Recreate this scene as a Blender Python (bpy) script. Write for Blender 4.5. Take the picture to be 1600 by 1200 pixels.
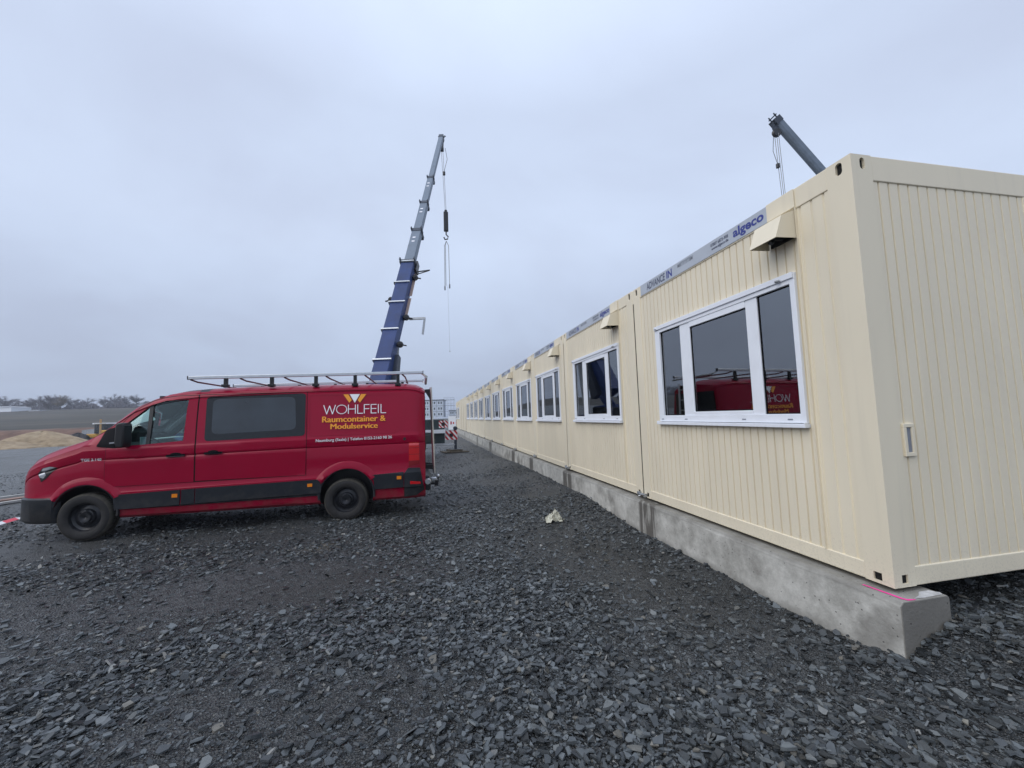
import bpy, bmesh, math, random
import numpy as np
from mathutils import Vector, Matrix
from mathutils.geometry import tessellate_polygon
random.seed(7); RNG=np.random.default_rng(11)
for o in list(bpy.data.objects): bpy.data.objects.remove(o)
S=bpy.context.scene; COL=S.collection
# ---------------------------------------------------------------- camera
CP=Vector((-2.919,-2.1428,1.1912)); YAW,PIT,ROL=.2019,.0794,-.0315
f_=Vector((math.sin(YAW)*math.cos(PIT),math.cos(YAW)*math.cos(PIT),math.sin(PIT)))
r_=f_.cross(Vector((0,0,1))).normalized(); u_=r_.cross(f_)
c_,s_=math.cos(ROL),math.sin(ROL); R2=c_*r_+s_*u_; U2=-s_*r_+c_*u_
cam=bpy.data.objects.new('camera',bpy.data.cameras.new('camera')); COL.objects.link(cam)
cam.matrix_world=Matrix(((R2.x,U2.x,-f_.x,CP.x),(R2.y,U2.y,-f_.y,CP.y),(R2.z,U2.z,-f_.z,CP.z),(0,0,0,1)))
cam.data.sensor_width=36; cam.data.lens=625/1600*36; cam.data.clip_end=4000; cam.data.clip_start=.05
S.camera=cam
# ---------------------------------------------------------------- world, sun, exposure
SUN_EL,SUN_AZ=math.radians(42),math.radians(246)      # azimuth clockwise from +Y
W=bpy.data.worlds.new('World'); S.world=W; W.use_nodes=True
nt=W.node_tree; N=nt.nodes; L=nt.links; N.clear()
def nn(t,nt=nt,**k):
    n=nt.nodes.new(t)
    for a,b in k.items(): setattr(n,a,b)
    return n
out=nn('ShaderNodeOutputWorld'); mixs=nn('ShaderNodeAddShader')
sky=nn('ShaderNodeTexSky',sky_type='NISHITA',sun_disc=False,sun_elevation=SUN_EL,sun_rotation=SUN_AZ)
sky.air_density=1.5; sky.dust_density=3
b1=nn('ShaderNodeBackground'); b1.inputs[1].default_value=.012; L.new(sky.outputs[0],b1.inputs[0])
tc=nn('ShaderNodeTexCoord'); sep=nn('ShaderNodeSeparateXYZ'); L.new(tc.outputs['Generated'],sep.inputs[0])
# cloud sheet: project the direction on a flat layer overhead
zz=nn('ShaderNodeMath',operation='ADD'); L.new(sep.outputs[2],zz.inputs[0]); zz.inputs[1].default_value=.28
zm=nn('ShaderNodeMath',operation='MAXIMUM'); L.new(zz.outputs[0],zm.inputs[0]); zm.inputs[1].default_value=.08
dx=nn('ShaderNodeMath',operation='DIVIDE'); L.new(sep.outputs[0],dx.inputs[0]); L.new(zm.outputs[0],dx.inputs[1])
dy=nn('ShaderNodeMath',operation='DIVIDE'); L.new(sep.outputs[1],dy.inputs[0]); L.new(zm.outputs[0],dy.inputs[1])
cmb=nn('ShaderNodeCombineXYZ'); L.new(dx.outputs[0],cmb.inputs[0]); L.new(dy.outputs[0],cmb.inputs[1])
n1=nn('ShaderNodeTexNoise'); n1.inputs['Scale'].default_value=.85; n1.inputs['Detail'].default_value=5; n1.inputs['Roughness'].default_value=.52
n1.inputs['Distortion'].default_value=.35
L.new(cmb.outputs[0],n1.inputs['Vector'])
cr=nn('ShaderNodeValToRGB'); L.new(n1.outputs['Fac'],cr.inputs[0])
cr.color_ramp.elements[0].position=.36; cr.color_ramp.elements[0].color=(.55,.62,.79,1)
cr.color_ramp.elements[1].position=.66; cr.color_ramp.elements[1].color=(.66,.765,.965,1)
e=cr.color_ramp.elements.new(.50); e.color=(.61,.70,.885,1)
# darker, greyer towards the horizon, brighter overhead
el=nn('ShaderNodeMapRange'); L.new(sep.outputs[2],el.inputs[0]); el.inputs[1].default_value=0; el.inputs[2].default_value=1
er=nn('ShaderNodeValToRGB'); L.new(el.outputs[0],er.inputs[0])
er.color_ramp.elements[0].position=0; er.color_ramp.elements[0].color=(.64,.67,.72,1)
er.color_ramp.elements[1].position=1; er.color_ramp.elements[1].color=(1.75,1.75,1.72,1)
e=er.color_ramp.elements.new(.12); e.color=(.75,.765,.80,1)
e=er.color_ramp.elements.new(.38); e.color=(1.,1.,1.,1)
e=er.color_ramp.elements.new(.62); e.color=(1.0,1.0,1.0,1)
mu=nn('ShaderNodeMix',data_type='RGBA',blend_type='MULTIPLY'); mu.inputs[0].default_value=1
L.new(cr.outputs[0],mu.inputs[6]); L.new(er.outputs[0],mu.inputs[7])
b2=nn('ShaderNodeBackground'); b2.inputs[1].default_value=1.0; L.new(mu.outputs[2],b2.inputs[0])
L.new(b1.outputs[0],mixs.inputs[0]); L.new(b2.outputs[0],mixs.inputs[1]); L.new(mixs.outputs[0],out.inputs[0])
sl=bpy.data.lights.new('sun','SUN'); sl.energy=1.5; sl.angle=math.radians(60); sl.color=(1,.96,.9)
so=bpy.data.objects.new('sun',sl); COL.objects.link(so)
sd=Vector((math.sin(SUN_AZ)*math.cos(SUN_EL),math.cos(SUN_AZ)*math.cos(SUN_EL),math.sin(SUN_EL)))
so.rotation_euler=sd.to_track_quat('Z','Y').to_euler(); so.location=(-20,-20,30)
S.view_settings.view_transform='Standard'; S.view_settings.look='None'; S.view_settings.exposure=0; S.view_settings.gamma=1
S.view_settings.use_curve_mapping=False
S.render.engine='CYCLES'; S.render.resolution_x=1024; S.render.resolution_y=768

# ---------------------------------------------------------------- materials
def mat(name,col,rough=.6,metal=0,noise=None,bump=None,spec=.5,coat=0,alpha=None):
    """noise=(scale,amount,stretch xyz) darkens/lightens the colour; bump=(scale,strength,dist)"""
    m=bpy.data.materials.new(name); m.use_nodes=True; t=m.node_tree; p=t.nodes['Principled BSDF']
    p.inputs['Base Color'].default_value=(*col,1); p.inputs['Roughness'].default_value=rough
    p.inputs['Metallic'].default_value=metal; p.inputs['Specular IOR Level'].default_value=spec
    if coat: p.inputs['Coat Weight'].default_value=coat; p.inputs['Coat Roughness'].default_value=.04
    tc=t.nodes.new('ShaderNodeTexCoord')
    if noise:
        sc,am=noise[0],noise[1]; st=noise[2] if len(noise)>2 else (1,1,1)
        mp=t.nodes.new('ShaderNodeMapping'); mp.inputs['Scale'].default_value=st
        t.links.new(tc.outputs['Object'],mp.inputs[0])
        n=t.nodes.new('ShaderNodeTexNoise'); n.inputs['Scale'].default_value=sc; n.inputs['Detail'].default_value=6
        t.links.new(mp.outputs[0],n.inputs['Vector'])
        r=t.nodes.new('ShaderNodeValToRGB'); t.links.new(n.outputs['Fac'],r.inputs[0])
        r.color_ramp.elements[0].position=.3; r.color_ramp.elements[1].position=.7
        a=tuple(c*(1-am) for c in col); b=tuple(min(1,c*(1+am)) for c in col)
        r.color_ramp.elements[0].color=(*a,1); r.color_ramp.elements[1].color=(*b,1)
        t.links.new(r.outputs[0],p.inputs['Base Color'])
        rr=t.nodes.new('ShaderNodeMapRange'); t.links.new(n.outputs['Fac'],rr.inputs[0])
        rr.inputs[3].default_value=max(0,rough-.08); rr.inputs[4].default_value=min(1,rough+.08)
        t.links.new(rr.outputs[0],p.inputs['Roughness'])
    if bump:
        n=t.nodes.new('ShaderNodeTexNoise'); n.inputs['Scale'].default_value=bump[0]; n.inputs['Detail'].default_value=8
        t.links.new(tc.outputs['Object'],n.inputs['Vector'])
        b=t.nodes.new('ShaderNodeBump'); b.inputs['Strength'].default_value=bump[1]; b.inputs['Distance'].default_value=bump[2]
        t.links.new(n.outputs['Fac'],b.inputs['Height']); t.links.new(b.outputs[0],p.inputs['Normal'])
    return m
def glassmat(name,tint,ior=1.9,tr=True):
    m=bpy.data.materials.new(name); m.use_nodes=True; t=m.node_tree; t.nodes.clear()
    o=t.nodes.new('ShaderNodeOutputMaterial'); mx=t.nodes.new('ShaderNodeMixShader'); g=t.nodes.new('ShaderNodeBsdfGlossy')
    g.inputs['Roughness'].default_value=.015; g.inputs[0].default_value=(.93,.96,1,1)
    b=t.nodes.new('ShaderNodeBsdfTransparent'); b.inputs[0].default_value=(*tint,1)
    fr=t.nodes.new('ShaderNodeFresnel'); fr.inputs[0].default_value=ior
    t.links.new(fr.outputs[0],mx.inputs[0]); t.links.new(b.outputs[0],mx.inputs[1]); t.links.new(g.outputs[0],mx.inputs[2])
    t.links.new(mx.outputs[0],o.inputs[0]); return m
def cream_mat():
    m=mat('cream_paint',(.775,.70,.54),.5,0,(2.5,.04,(1,1,.35)),(90,.05,.002),.5)
    t=m.node_tree; p=t.nodes['Principled BSDF']; tc=t.nodes.new('ShaderNodeTexCoord')
    mp=t.nodes.new('ShaderNodeMapping'); mp.inputs['Scale'].default_value=(14,14,.8); t.links.new(tc.outputs['Object'],mp.inputs[0])
    n=t.nodes.new('ShaderNodeTexNoise'); n.inputs['Scale'].default_value=1; n.inputs['Detail'].default_value=5; t.links.new(mp.outputs[0],n.inputs['Vector'])
    r=t.nodes.new('ShaderNodeMapRange'); r.inputs[1].default_value=.55; r.inputs[2].default_value=.85; r.inputs[3].default_value=0; r.inputs[4].default_value=.25
    t.links.new(n.outputs['Fac'],r.inputs[0])
    mx=t.nodes.new('ShaderNodeMix'); mx.data_type='RGBA'; mx.inputs[7].default_value=(.50,.46,.38,1)
    src=p.inputs['Base Color'].links[0].from_socket
    t.links.new(r.outputs[0],mx.inputs[0]); t.links.new(src,mx.inputs[6])
    # mud splashes thrown up from the gravel, with their own ragged outline
    sp=t.nodes.new('ShaderNodeSeparateXYZ'); t.links.new(tc.outputs['Object'],sp.inputs[0])
    zr=t.nodes.new('ShaderNodeMapRange'); t.links.new(sp.outputs[2],zr.inputs[0]); zr.inputs[1].default_value=0; zr.inputs[2].default_value=.75; zr.inputs[3].default_value=.12; zr.inputs[4].default_value=-.12
    n2=t.nodes.new('ShaderNodeTexNoise'); n2.inputs['Scale'].default_value=60; n2.inputs['Detail'].default_value=8; n2.inputs['Roughness'].default_value=.7; t.links.new(tc.outputs['Object'],n2.inputs['Vector'])
    ad=t.nodes.new('ShaderNodeMath'); ad.operation='ADD'; t.links.new(zr.outputs[0],ad.inputs[0]); t.links.new(n2.outputs['Fac'],ad.inputs[1])
    r2=t.nodes.new('ShaderNodeMapRange'); t.links.new(ad.outputs[0],r2.inputs[0]); r2.inputs[1].default_value=.60; r2.inputs[2].default_value=.72; r2.inputs[3].default_value=0; r2.inputs[4].default_value=.2
    m3=t.nodes.new('ShaderNodeMix'); m3.data_type='RGBA'; m3.inputs[7].default_value=(.34,.31,.25,1)
    t.links.new(r2.outputs[0],m3.inputs[0]); t.links.new(mx.outputs[2],m3.inputs[6]); t.links.new(m3.outputs[2],p.inputs['Base Color'])
    return m
M_CREAM=cream_mat()
M_CREAM_IN=mat('cream_panel_inner',(.5,.48,.42),.7)
M_FLOOR=mat('lino_floor',(.12,.12,.13),.5)
M_WHITE=mat('white_pvc',(.80,.83,.88),.35,0,(6,.03))
M_STRIP=mat('grey_strip',(.44,.48,.54),.4,0,(4,.05))
M_NAVY=mat('navy_lettering',(.035,.05,.26),.5)
M_DARKTXT=mat('dark_lettering',(.08,.09,.14),.5)
M_GREYTXT=mat('grey_lettering',(.22,.24,.28),.5)
M_DARK=mat('dark_void',(.004,.004,.004),.9)
M_SEAL=mat('black_rubber',(.008,.008,.010),.8,0,None,None,.12)
M_GLASS=glassmat('window_glass',(.62,.66,.68),2.9)
M_CARGLASS=glassmat('car_glass',(.76,.90,.87),1.5)
M_STEEL=mat('galvanised_steel',(.45,.47,.49),.42,.8,(30,.15))
M_ALU=mat('aluminium',(.62,.64,.66),.32,.85,(20,.06))
M_RED=mat('crimson_paint',(.275,.0006,.024),.5,0,(3,.04),None,.05,.45)
M_CLAD=mat('grey_plastic',(.011,.014,.019),.42,0,(12,.12),None,.35)
def dusty(m,col,top,amt):
    t=m.node_tree; p=t.nodes['Principled BSDF']; tc=t.nodes.new('ShaderNodeTexCoord'); sp=t.nodes.new('ShaderNodeSeparateXYZ'); t.links.new(tc.outputs['Object'],sp.inputs[0])
    zr=t.nodes.new('ShaderNodeMapRange'); t.links.new(sp.outputs[2],zr.inputs[0]); zr.inputs[1].default_value=.25; zr.inputs[2].default_value=top; zr.inputs[3].default_value=.22; zr.inputs[4].default_value=-.25
    n=t.nodes.new('ShaderNodeTexNoise'); n.inputs['Scale'].default_value=7; n.inputs['Detail'].default_value=9; n.inputs['Roughness'].default_value=.7; t.links.new(tc.outputs['Object'],n.inputs['Vector'])
    a=t.nodes.new('ShaderNodeMath'); a.operation='ADD'; t.links.new(zr.outputs[0],a.inputs[0]); t.links.new(n.outputs['Fac'],a.inputs[1])
    r=t.nodes.new('ShaderNodeMapRange'); t.links.new(a.outputs[0],r.inputs[0]); r.inputs[1].default_value=.48; r.inputs[2].default_value=.75; r.inputs[3].default_value=0; r.inputs[4].default_value=amt
    mx=t.nodes.new('ShaderNodeMix'); mx.data_type='RGBA'; mx.inputs[7].default_value=(*col,1); src=p.inputs['Base Color'].links[0].from_socket
    t.links.new(r.outputs[0],mx.inputs[0]); t.links.new(src,mx.inputs[6]); t.links.new(mx.outputs[2],p.inputs['Base Color'])
dusty(M_RED,(.13,.10,.08),.95,.30); dusty(M_CLAD,(.09,.08,.07),.95,.30)
M_BLACK=mat('black_plastic',(.010,.010,.012),.4)
M_TYRE=mat('tyre_rubber',(.022,.021,.021),.85,0,(9,.3),(60,.3,.004))
M_TYRED=mat('dusty_tyre_shoulder',(.06,.055,.045),.9,0,(14,.4))
M_RIM=mat('black_steel_rim',(.016,.017,.021),.35,.1,(18,.5))
M_LAMPR=mat('red_lens',(.55,.006,.010),.15,0,None,None,.5,1)
M_LAMPR2=mat('dark_red_lens',(.22,.004,.010),.15,0,None,None,.5,1)
M_AMBER=mat('amber_lens',(.75,.22,.012),.2)
M_LAMPC=mat('clear_lens',(.45,.47,.50),.1,.6)
M_WHITETXT=mat('white_film',(.82,.82,.86),.4)
M_ORANGE=mat('orange_film',(.85,.33,.02),.4)
M_TINT=mat('tinted_glass',(.018,.026,.034),.08,0,(1.5,.5),None,.7)
M_TINTB=mat('black_glass_border',(.004,.006,.008),.12,0,None,None,.5)
M_SEAT=mat('seat_fabric',(.05,.055,.065),.9)
M_BLUE=mat('blue_crane_paint',(.022,.045,.145),.5,.0,(2,.2),None,.3)
M_BGREY=mat('bluegrey_boom_paint',(.14,.18,.235),.5,.0,(2,.15))
M_BGREYD=mat('dark_boom_steel',(.04,.05,.07),.5,.3)
M_TEAL=mat('dark_teal_panel',(.020,.034,.038),.5,0,(3,.2))
M_ROPE=mat('wire_rope',(.22,.23,.25),.5,.4)
M_STRIPER=mat('warning_red',(.42,.02,.03),.45)
M_STRIPEW=mat('warning_white',(.72,.72,.72),.45)
M_WOOD=mat('raw_timber',(.45,.29,.15),.8,0,(8,.25,(1,1,6)))
M_WOODD=mat('weathered_boards',(.10,.085,.065),.85,0,(8,.3))
M_YELLOW=mat('yellow_machine_paint',(.55,.30,.04),.45,0,(4,.2))
M_FARB=mat('pale_blue_modules',(.58,.64,.72),.6,0,(1,.06))
M_FARW=mat('far_window',(.05,.07,.09),.3)
M_SCAF=mat('scaffold_tube',(.30,.33,.38),.5,.4)
M_PAPER=mat('crumpled_paper',(.50,.49,.40),.8,0,(20,.15))
M_PINK=mat('pink_spray_paint',(.85,.05,.32),.6,0,(60,.15))
M_CHALK=mat('white_chalk_smear',(.5,.5,.5),.9,0,(14,.35))

# ---------------------------------------------------------------- helpers
class MB:
    def __init__(s): s.v=[]; s.f=[]; s.ch=[]
    def add(s,vs,fs):
        s.ch.append((list(vs),list(fs))); n=len(s.v); s.v+= [tuple(v) for v in vs]; s.f+=[tuple(i+n for i in f) for f in fs]; return s
    def box(s,a,b):
        x0,y0,z0=a; x1,y1,z1=b
        return s.add([(x0,y0,z0),(x1,y0,z0),(x1,y1,z0),(x0,y1,z0),(x0,y0,z1),(x1,y0,z1),(x1,y1,z1),(x0,y1,z1)],
            [(0,3,2,1),(4,5,6,7),(0,1,5,4),(1,2,6,5),(2,3,7,6),(3,0,4,7)])
    def bar(s,p0,p1,w,h,w1=None,h1=None,up=(0,0,1)):
        p0,p1=Vector(p0),Vector(p1); d=(p1-p0).normalized(); up=Vector(up)
        if abs(d.dot(up))>.98: up=Vector((1,0,0))
        sx=d.cross(up).normalized(); sy=sx.cross(d).normalized(); w1=w if w1 is None else w1; h1=h if h1 is None else h1
        vs=[]
        for p,a,b in ((p0,w,h),(p1,w1,h1)):
            for i,j in ((-1,-1),(1,-1),(1,1),(-1,1)): vs.append(p+sx*i*a/2+sy*j*b/2)
        return s.add(vs,[(3,2,1,0),(4,5,6,7),(0,1,5,4),(1,2,6,5),(2,3,7,6),(3,0,4,7)])
    def tube(s,pts,r,n=8):
        pts=[Vector(p) for p in pts]; rs=r if isinstance(r,(list,tuple)) else [r]*len(pts)
        rings=[]; up=Vector((0,0,1))
        for i,p in enumerate(pts):
            d=(pts[min(i+1,len(pts)-1)]-pts[max(i-1,0)]).normalized()
            u=up if abs(d.dot(up))<.95 else Vector((1,0,0)); a=d.cross(u).normalized(); b=a.cross(d)
            rings.append([p+rs[i]*(math.cos(2*math.pi*k/n)*a+math.sin(2*math.pi*k/n)*b) for k in range(n)])
        vs=[v for R in rings for v in R]; fs=[]
        for i in range(len(pts)-1):
            for k in range(n):
                a=i*n+k; b=i*n+(k+1)%n; fs.append((a,b,b+n,a+n))
        fs.append(tuple(range(n))[::-1]); fs.append(tuple((len(pts)-1)*n+k for k in range(n)))
        return s.add(vs,fs)
    def prism(s,poly,axis,a,b):
        """poly: 2D points in the two other axes (in xyz order), extruded a..b along axis"""
        n=len(poly); vs=[]
        for t in (a,b):
            for p in poly:
                q=list(p); q.insert(axis,t); vs.append(tuple(q))
        fs=[tuple(range(n)),tuple(range(2*n-1,n-1,-1))]+[(i,i+n,(i+1)%n+n,(i+1)%n) for i in range(n)]
        return s.add(vs,fs)
    def lathe(s,prof,c,axis=1,n=32,closed=False):
        """prof: (radius, offset along axis)"""
        vs=[];m=len(prof)
        for k in range(n):
            t=2*math.pi*k/n
            for r,o in prof:
                q=[r*math.cos(t),r*math.sin(t)]; q.insert(axis,o); vs.append((q[0]+c[0],q[1]+c[1],q[2]+c[2]))
        fs=[]
        for k in range(n):
            for j in range(m-1 if not closed else m):
                a=k*m+j; b=k*m+(j+1)%m; k2=((k+1)%n)*m
                fs.append((a,b,k2+(j+1)%m,k2+j))
        return s.add(vs,fs)
    def each(s,name,m,parent=None,smooth=None,bevel=0,per=1):
        """one object for every PER added pieces"""
        out=[]
        for i in range(0,len(s.ch),per):
            q=MB()
            for vs,fs in s.ch[i:i+per]: q.add(vs,fs)
            out.append(q.build(name,m,parent,smooth,bevel))
        return out
    def build(s,name,m,parent=None,smooth=None,bevel=0):
        me=bpy.data.meshes.new(name); me.from_pydata(s.v,[],s.f); me.update()
        bm=bmesh.new(); bm.from_mesh(me); bmesh.ops.recalc_face_normals(bm,faces=bm.faces); bm.to_mesh(me); bm.free()
        return link(name,me,m,parent,smooth,bevel)
def link(name,me,m,parent=None,smooth=None,bevel=0):
    me.name=name
    o=bpy.data.objects.new(name,me); COL.objects.link(o)
    if m is not None:
        if not isinstance(m,(list,tuple)): m=[m]
        me.materials.clear()
        for q in m: me.materials.append(q)
    if parent is not None: o.parent=parent
    if smooth:
        for p in me.polygons: p.use_smooth=True
        me.set_sharp_from_angle(angle=math.radians(smooth))
    if bevel:
        b=o.modifiers.new('bevel','BEVEL'); b.width=bevel; b.segments=2; b.limit_method='ANGLE'; b.angle_limit=math.radians(40)
    return o
def tag(o,label=None,cat=None,group=None,kind=None):
    if label: o['label']=label
    if cat: o['category']=cat
    if group: o['group']=group
    if kind: o['kind']=kind
    return o
def empty(name,loc,label,cat,group=None,rz=0):
    o=bpy.data.objects.new(name,None); COL.objects.link(o); o.location=loc; o.rotation_euler=(0,0,rz); o.empty_display_size=.2
    return tag(o,label,cat,group)
def clone(o,parent=None):
    c=o.copy(); COL.objects.link(c)
    if parent is not None: c.parent=parent
    for ch in list(o.children): clone(ch,c)
    return c
def boolean(o,cutters,op='DIFFERENCE'):
    for c in cutters:
        md=o.modifiers.new('b','BOOLEAN'); md.operation=op; md.object=c; md.solver='EXACT'
    dg=bpy.context.evaluated_depsgraph_get(); dg.update()
    me=bpy.data.meshes.new_from_object(o.evaluated_get(dg)); mats=list(o.data.materials)
    o.modifiers.clear(); o.data=me
    for c in cutters: bpy.data.objects.remove(c)
    return o
def text_flat(txt,bold=0,space=1):
    cu=bpy.data.curves.new('t','FONT'); cu.body=txt; cu.size=1; cu.offset=bold; cu.space_character=space; cu.resolution_u=4; cu.fill_mode='FRONT'
    o=bpy.data.objects.new('t',cu); COL.objects.link(o); dg=bpy.context.evaluated_depsgraph_get(); dg.update()
    me=bpy.data.meshes.new_from_object(o.evaluated_get(dg))
    vs=[(v.co.x,v.co.y) for v in me.vertices]; fs=[tuple(p.vertices) for p in me.polygons]
    bpy.data.objects.remove(o); bpy.data.curves.remove(cu); bpy.data.meshes.remove(me)
    return fit(vs),fs
def fit(vs):
    xs=[v[0] for v in vs]; ys=[v[1] for v in vs]; x0,x1,y0,y1=min(xs),max(xs),min(ys),max(ys)
    return [((x-x0)/(x1-x0),(y-y0)/(y1-y0)) for x,y in vs]
def stroke(poly,w,closed=False):
    """polyline to quads, 2D"""
    vs=[];fs=[];P=[Vector(p) for p in poly]
    if closed: P.append(P[0])
    for a,b in zip(P[:-1],P[1:]):
        d=(b-a).normalized(); n=Vector((-d.y,d.x))*w/2; e=d*w*.3; k=len(vs)
        vs+=[tuple(a-n-e),tuple(b-n+e),tuple(b+n+e),tuple(a+n-e)]; fs.append((k,k+1,k+2,k+3))
    return vs,fs
def lerp(x,xs,ys): return float(np.interp(x,xs,ys))

# ---------------------------------------------------------------- terrain
FX,FY=math.sin(YAW),math.cos(YAW)
def depth_lat(x,y):
    dx=x-CP.x; dy=y-CP.y
    return dx*FX+dy*FY, dx*FY-dy*FX
def sstep(t): t=np.clip(t,0,1); return t*t*(3-2*t)
def wob(x,y):
    return (.012*np.sin(1.9*x+.7*y+.4)+.012*np.sin(.9*y-1.3*x+2)+.008*np.sin(3.7*x-2.1*y)+.006*np.sin(5.3*y+2.9*x+1))
def edge_D(D,Lt):  # depth at which the gravel pad ends
    a=np.where(D>1,Lt/np.maximum(D,1),-2)
    return np.interp(a,[-1.3,-1.08,-.6,-.3,0,1.5],[43,66,95,140,150,150]) if False else np.interp(a,[-1.28,-1.07,-.6,-.3,0,1.5],[44,66,110,150,150,150])
def height(x,y):
    x=np.asarray(x,float); y=np.asarray(y,float)
    D,Lt=depth_lat(x,y)
    z=np.interp(D,[-50,0,8,14,22,38,60,200,1500],[-.47,-.455,-.46,-.49,-.57,-.77,-.9,-1.2,-1.6])
    near=1-sstep((np.hypot(x-CP.x,y-CP.y)-18)/20)
    z=z+wob(x,y)*near
    # gravel banked against the footing
    z=z+.115*np.exp(-((x+.2)/.55)**2)*sstep((y-2.6)/3)*(1-sstep((y-9)/6))
    # higher gravel beside and below the container end
    m=sstep((x+.15)/.5)*sstep((y+2.2)/2.0)
    z=z*(1-m)+m*(-.215+.02*np.sin(5*x+3*y))
    z=z+.075*np.exp(-(((x+.06)/.28)**2+((y+.12)/.26)**2))
    # cut bank and rising field on the left
    a=np.where(D>1,Lt/np.maximum(D,1),np.where(Lt<0,-5,5))
    hill=(1-sstep((a+.55)/.35))
    dd=np.where(D>1,D,0)+np.where(D<=1,np.abs(Lt)*.8,0)
    dd=np.where(a<-1.35,np.maximum(dd,np.abs(Lt)/1.35),dd)
    zh=np.interp(dd,[0,56,62,68,74,200,420,1500],[0,0,-.3,2.1,2.45,12.4,17,20])
    zh=zh+np.where(dd>74,.5*np.sin(x*.021)+.35*np.sin(y*.033+x*.01),0)
    return z+hill*zh
H=height
def ground():
    radii=np.concatenate([np.linspace(.0,12,60)[1:],12*np.geomspace(1,130,130)[1:]])
    # angular density: finer in view
    ang=np.radians(np.concatenate([np.linspace(-70,90,321),np.linspace(90,290,121)[1:-1]]))
    nr,na=len(radii),len(ang)
    R,A=np.meshgrid(radii,ang,indexing='ij')
    X=CP.x+R*np.sin(A); Y=CP.y+R*np.cos(A); Z=H(X,Y)
    vs=np.stack([X,Y,Z],-1).reshape(-1,3); vs=np.vstack([vs,[CP.x,CP.y,float(H(CP.x,CP.y))]])
    D,Lt=depth_lat(X,Y); 
    quads=[];kinds=[]
    eD=edge_D(D,Lt)
    dd=np.where(D>1,D,0)+np.where(D<=1,np.abs(Lt)*.8,0)
    K=np.where(dd<eD,0,np.where(dd<73,1,2))
    K=np.where((D<=1)&(R<60),0,K)
    for i in range(nr-1):
        for j in range(na):
            j2=(j+1)%na
            quads.append((i*na+j,i*na+j2,(i+1)*na+j2,(i+1)*na+j)); kinds.append(K[i,j])
    for j in range(na): quads.append((nr*na,(j+1)%na,j)); kinds.append(0)
    kinds=np.array(kinds)
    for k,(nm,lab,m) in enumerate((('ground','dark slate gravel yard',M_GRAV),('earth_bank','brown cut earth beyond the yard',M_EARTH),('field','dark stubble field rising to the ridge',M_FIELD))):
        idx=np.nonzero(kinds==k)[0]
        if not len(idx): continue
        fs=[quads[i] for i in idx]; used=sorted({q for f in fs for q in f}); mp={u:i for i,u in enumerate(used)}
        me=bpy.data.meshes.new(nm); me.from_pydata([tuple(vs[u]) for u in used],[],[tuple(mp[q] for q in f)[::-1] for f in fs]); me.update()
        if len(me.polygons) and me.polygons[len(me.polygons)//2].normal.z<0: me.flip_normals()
        o=link(nm,me,m,None,180); tag(o,lab,None,None,'structure')
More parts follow.
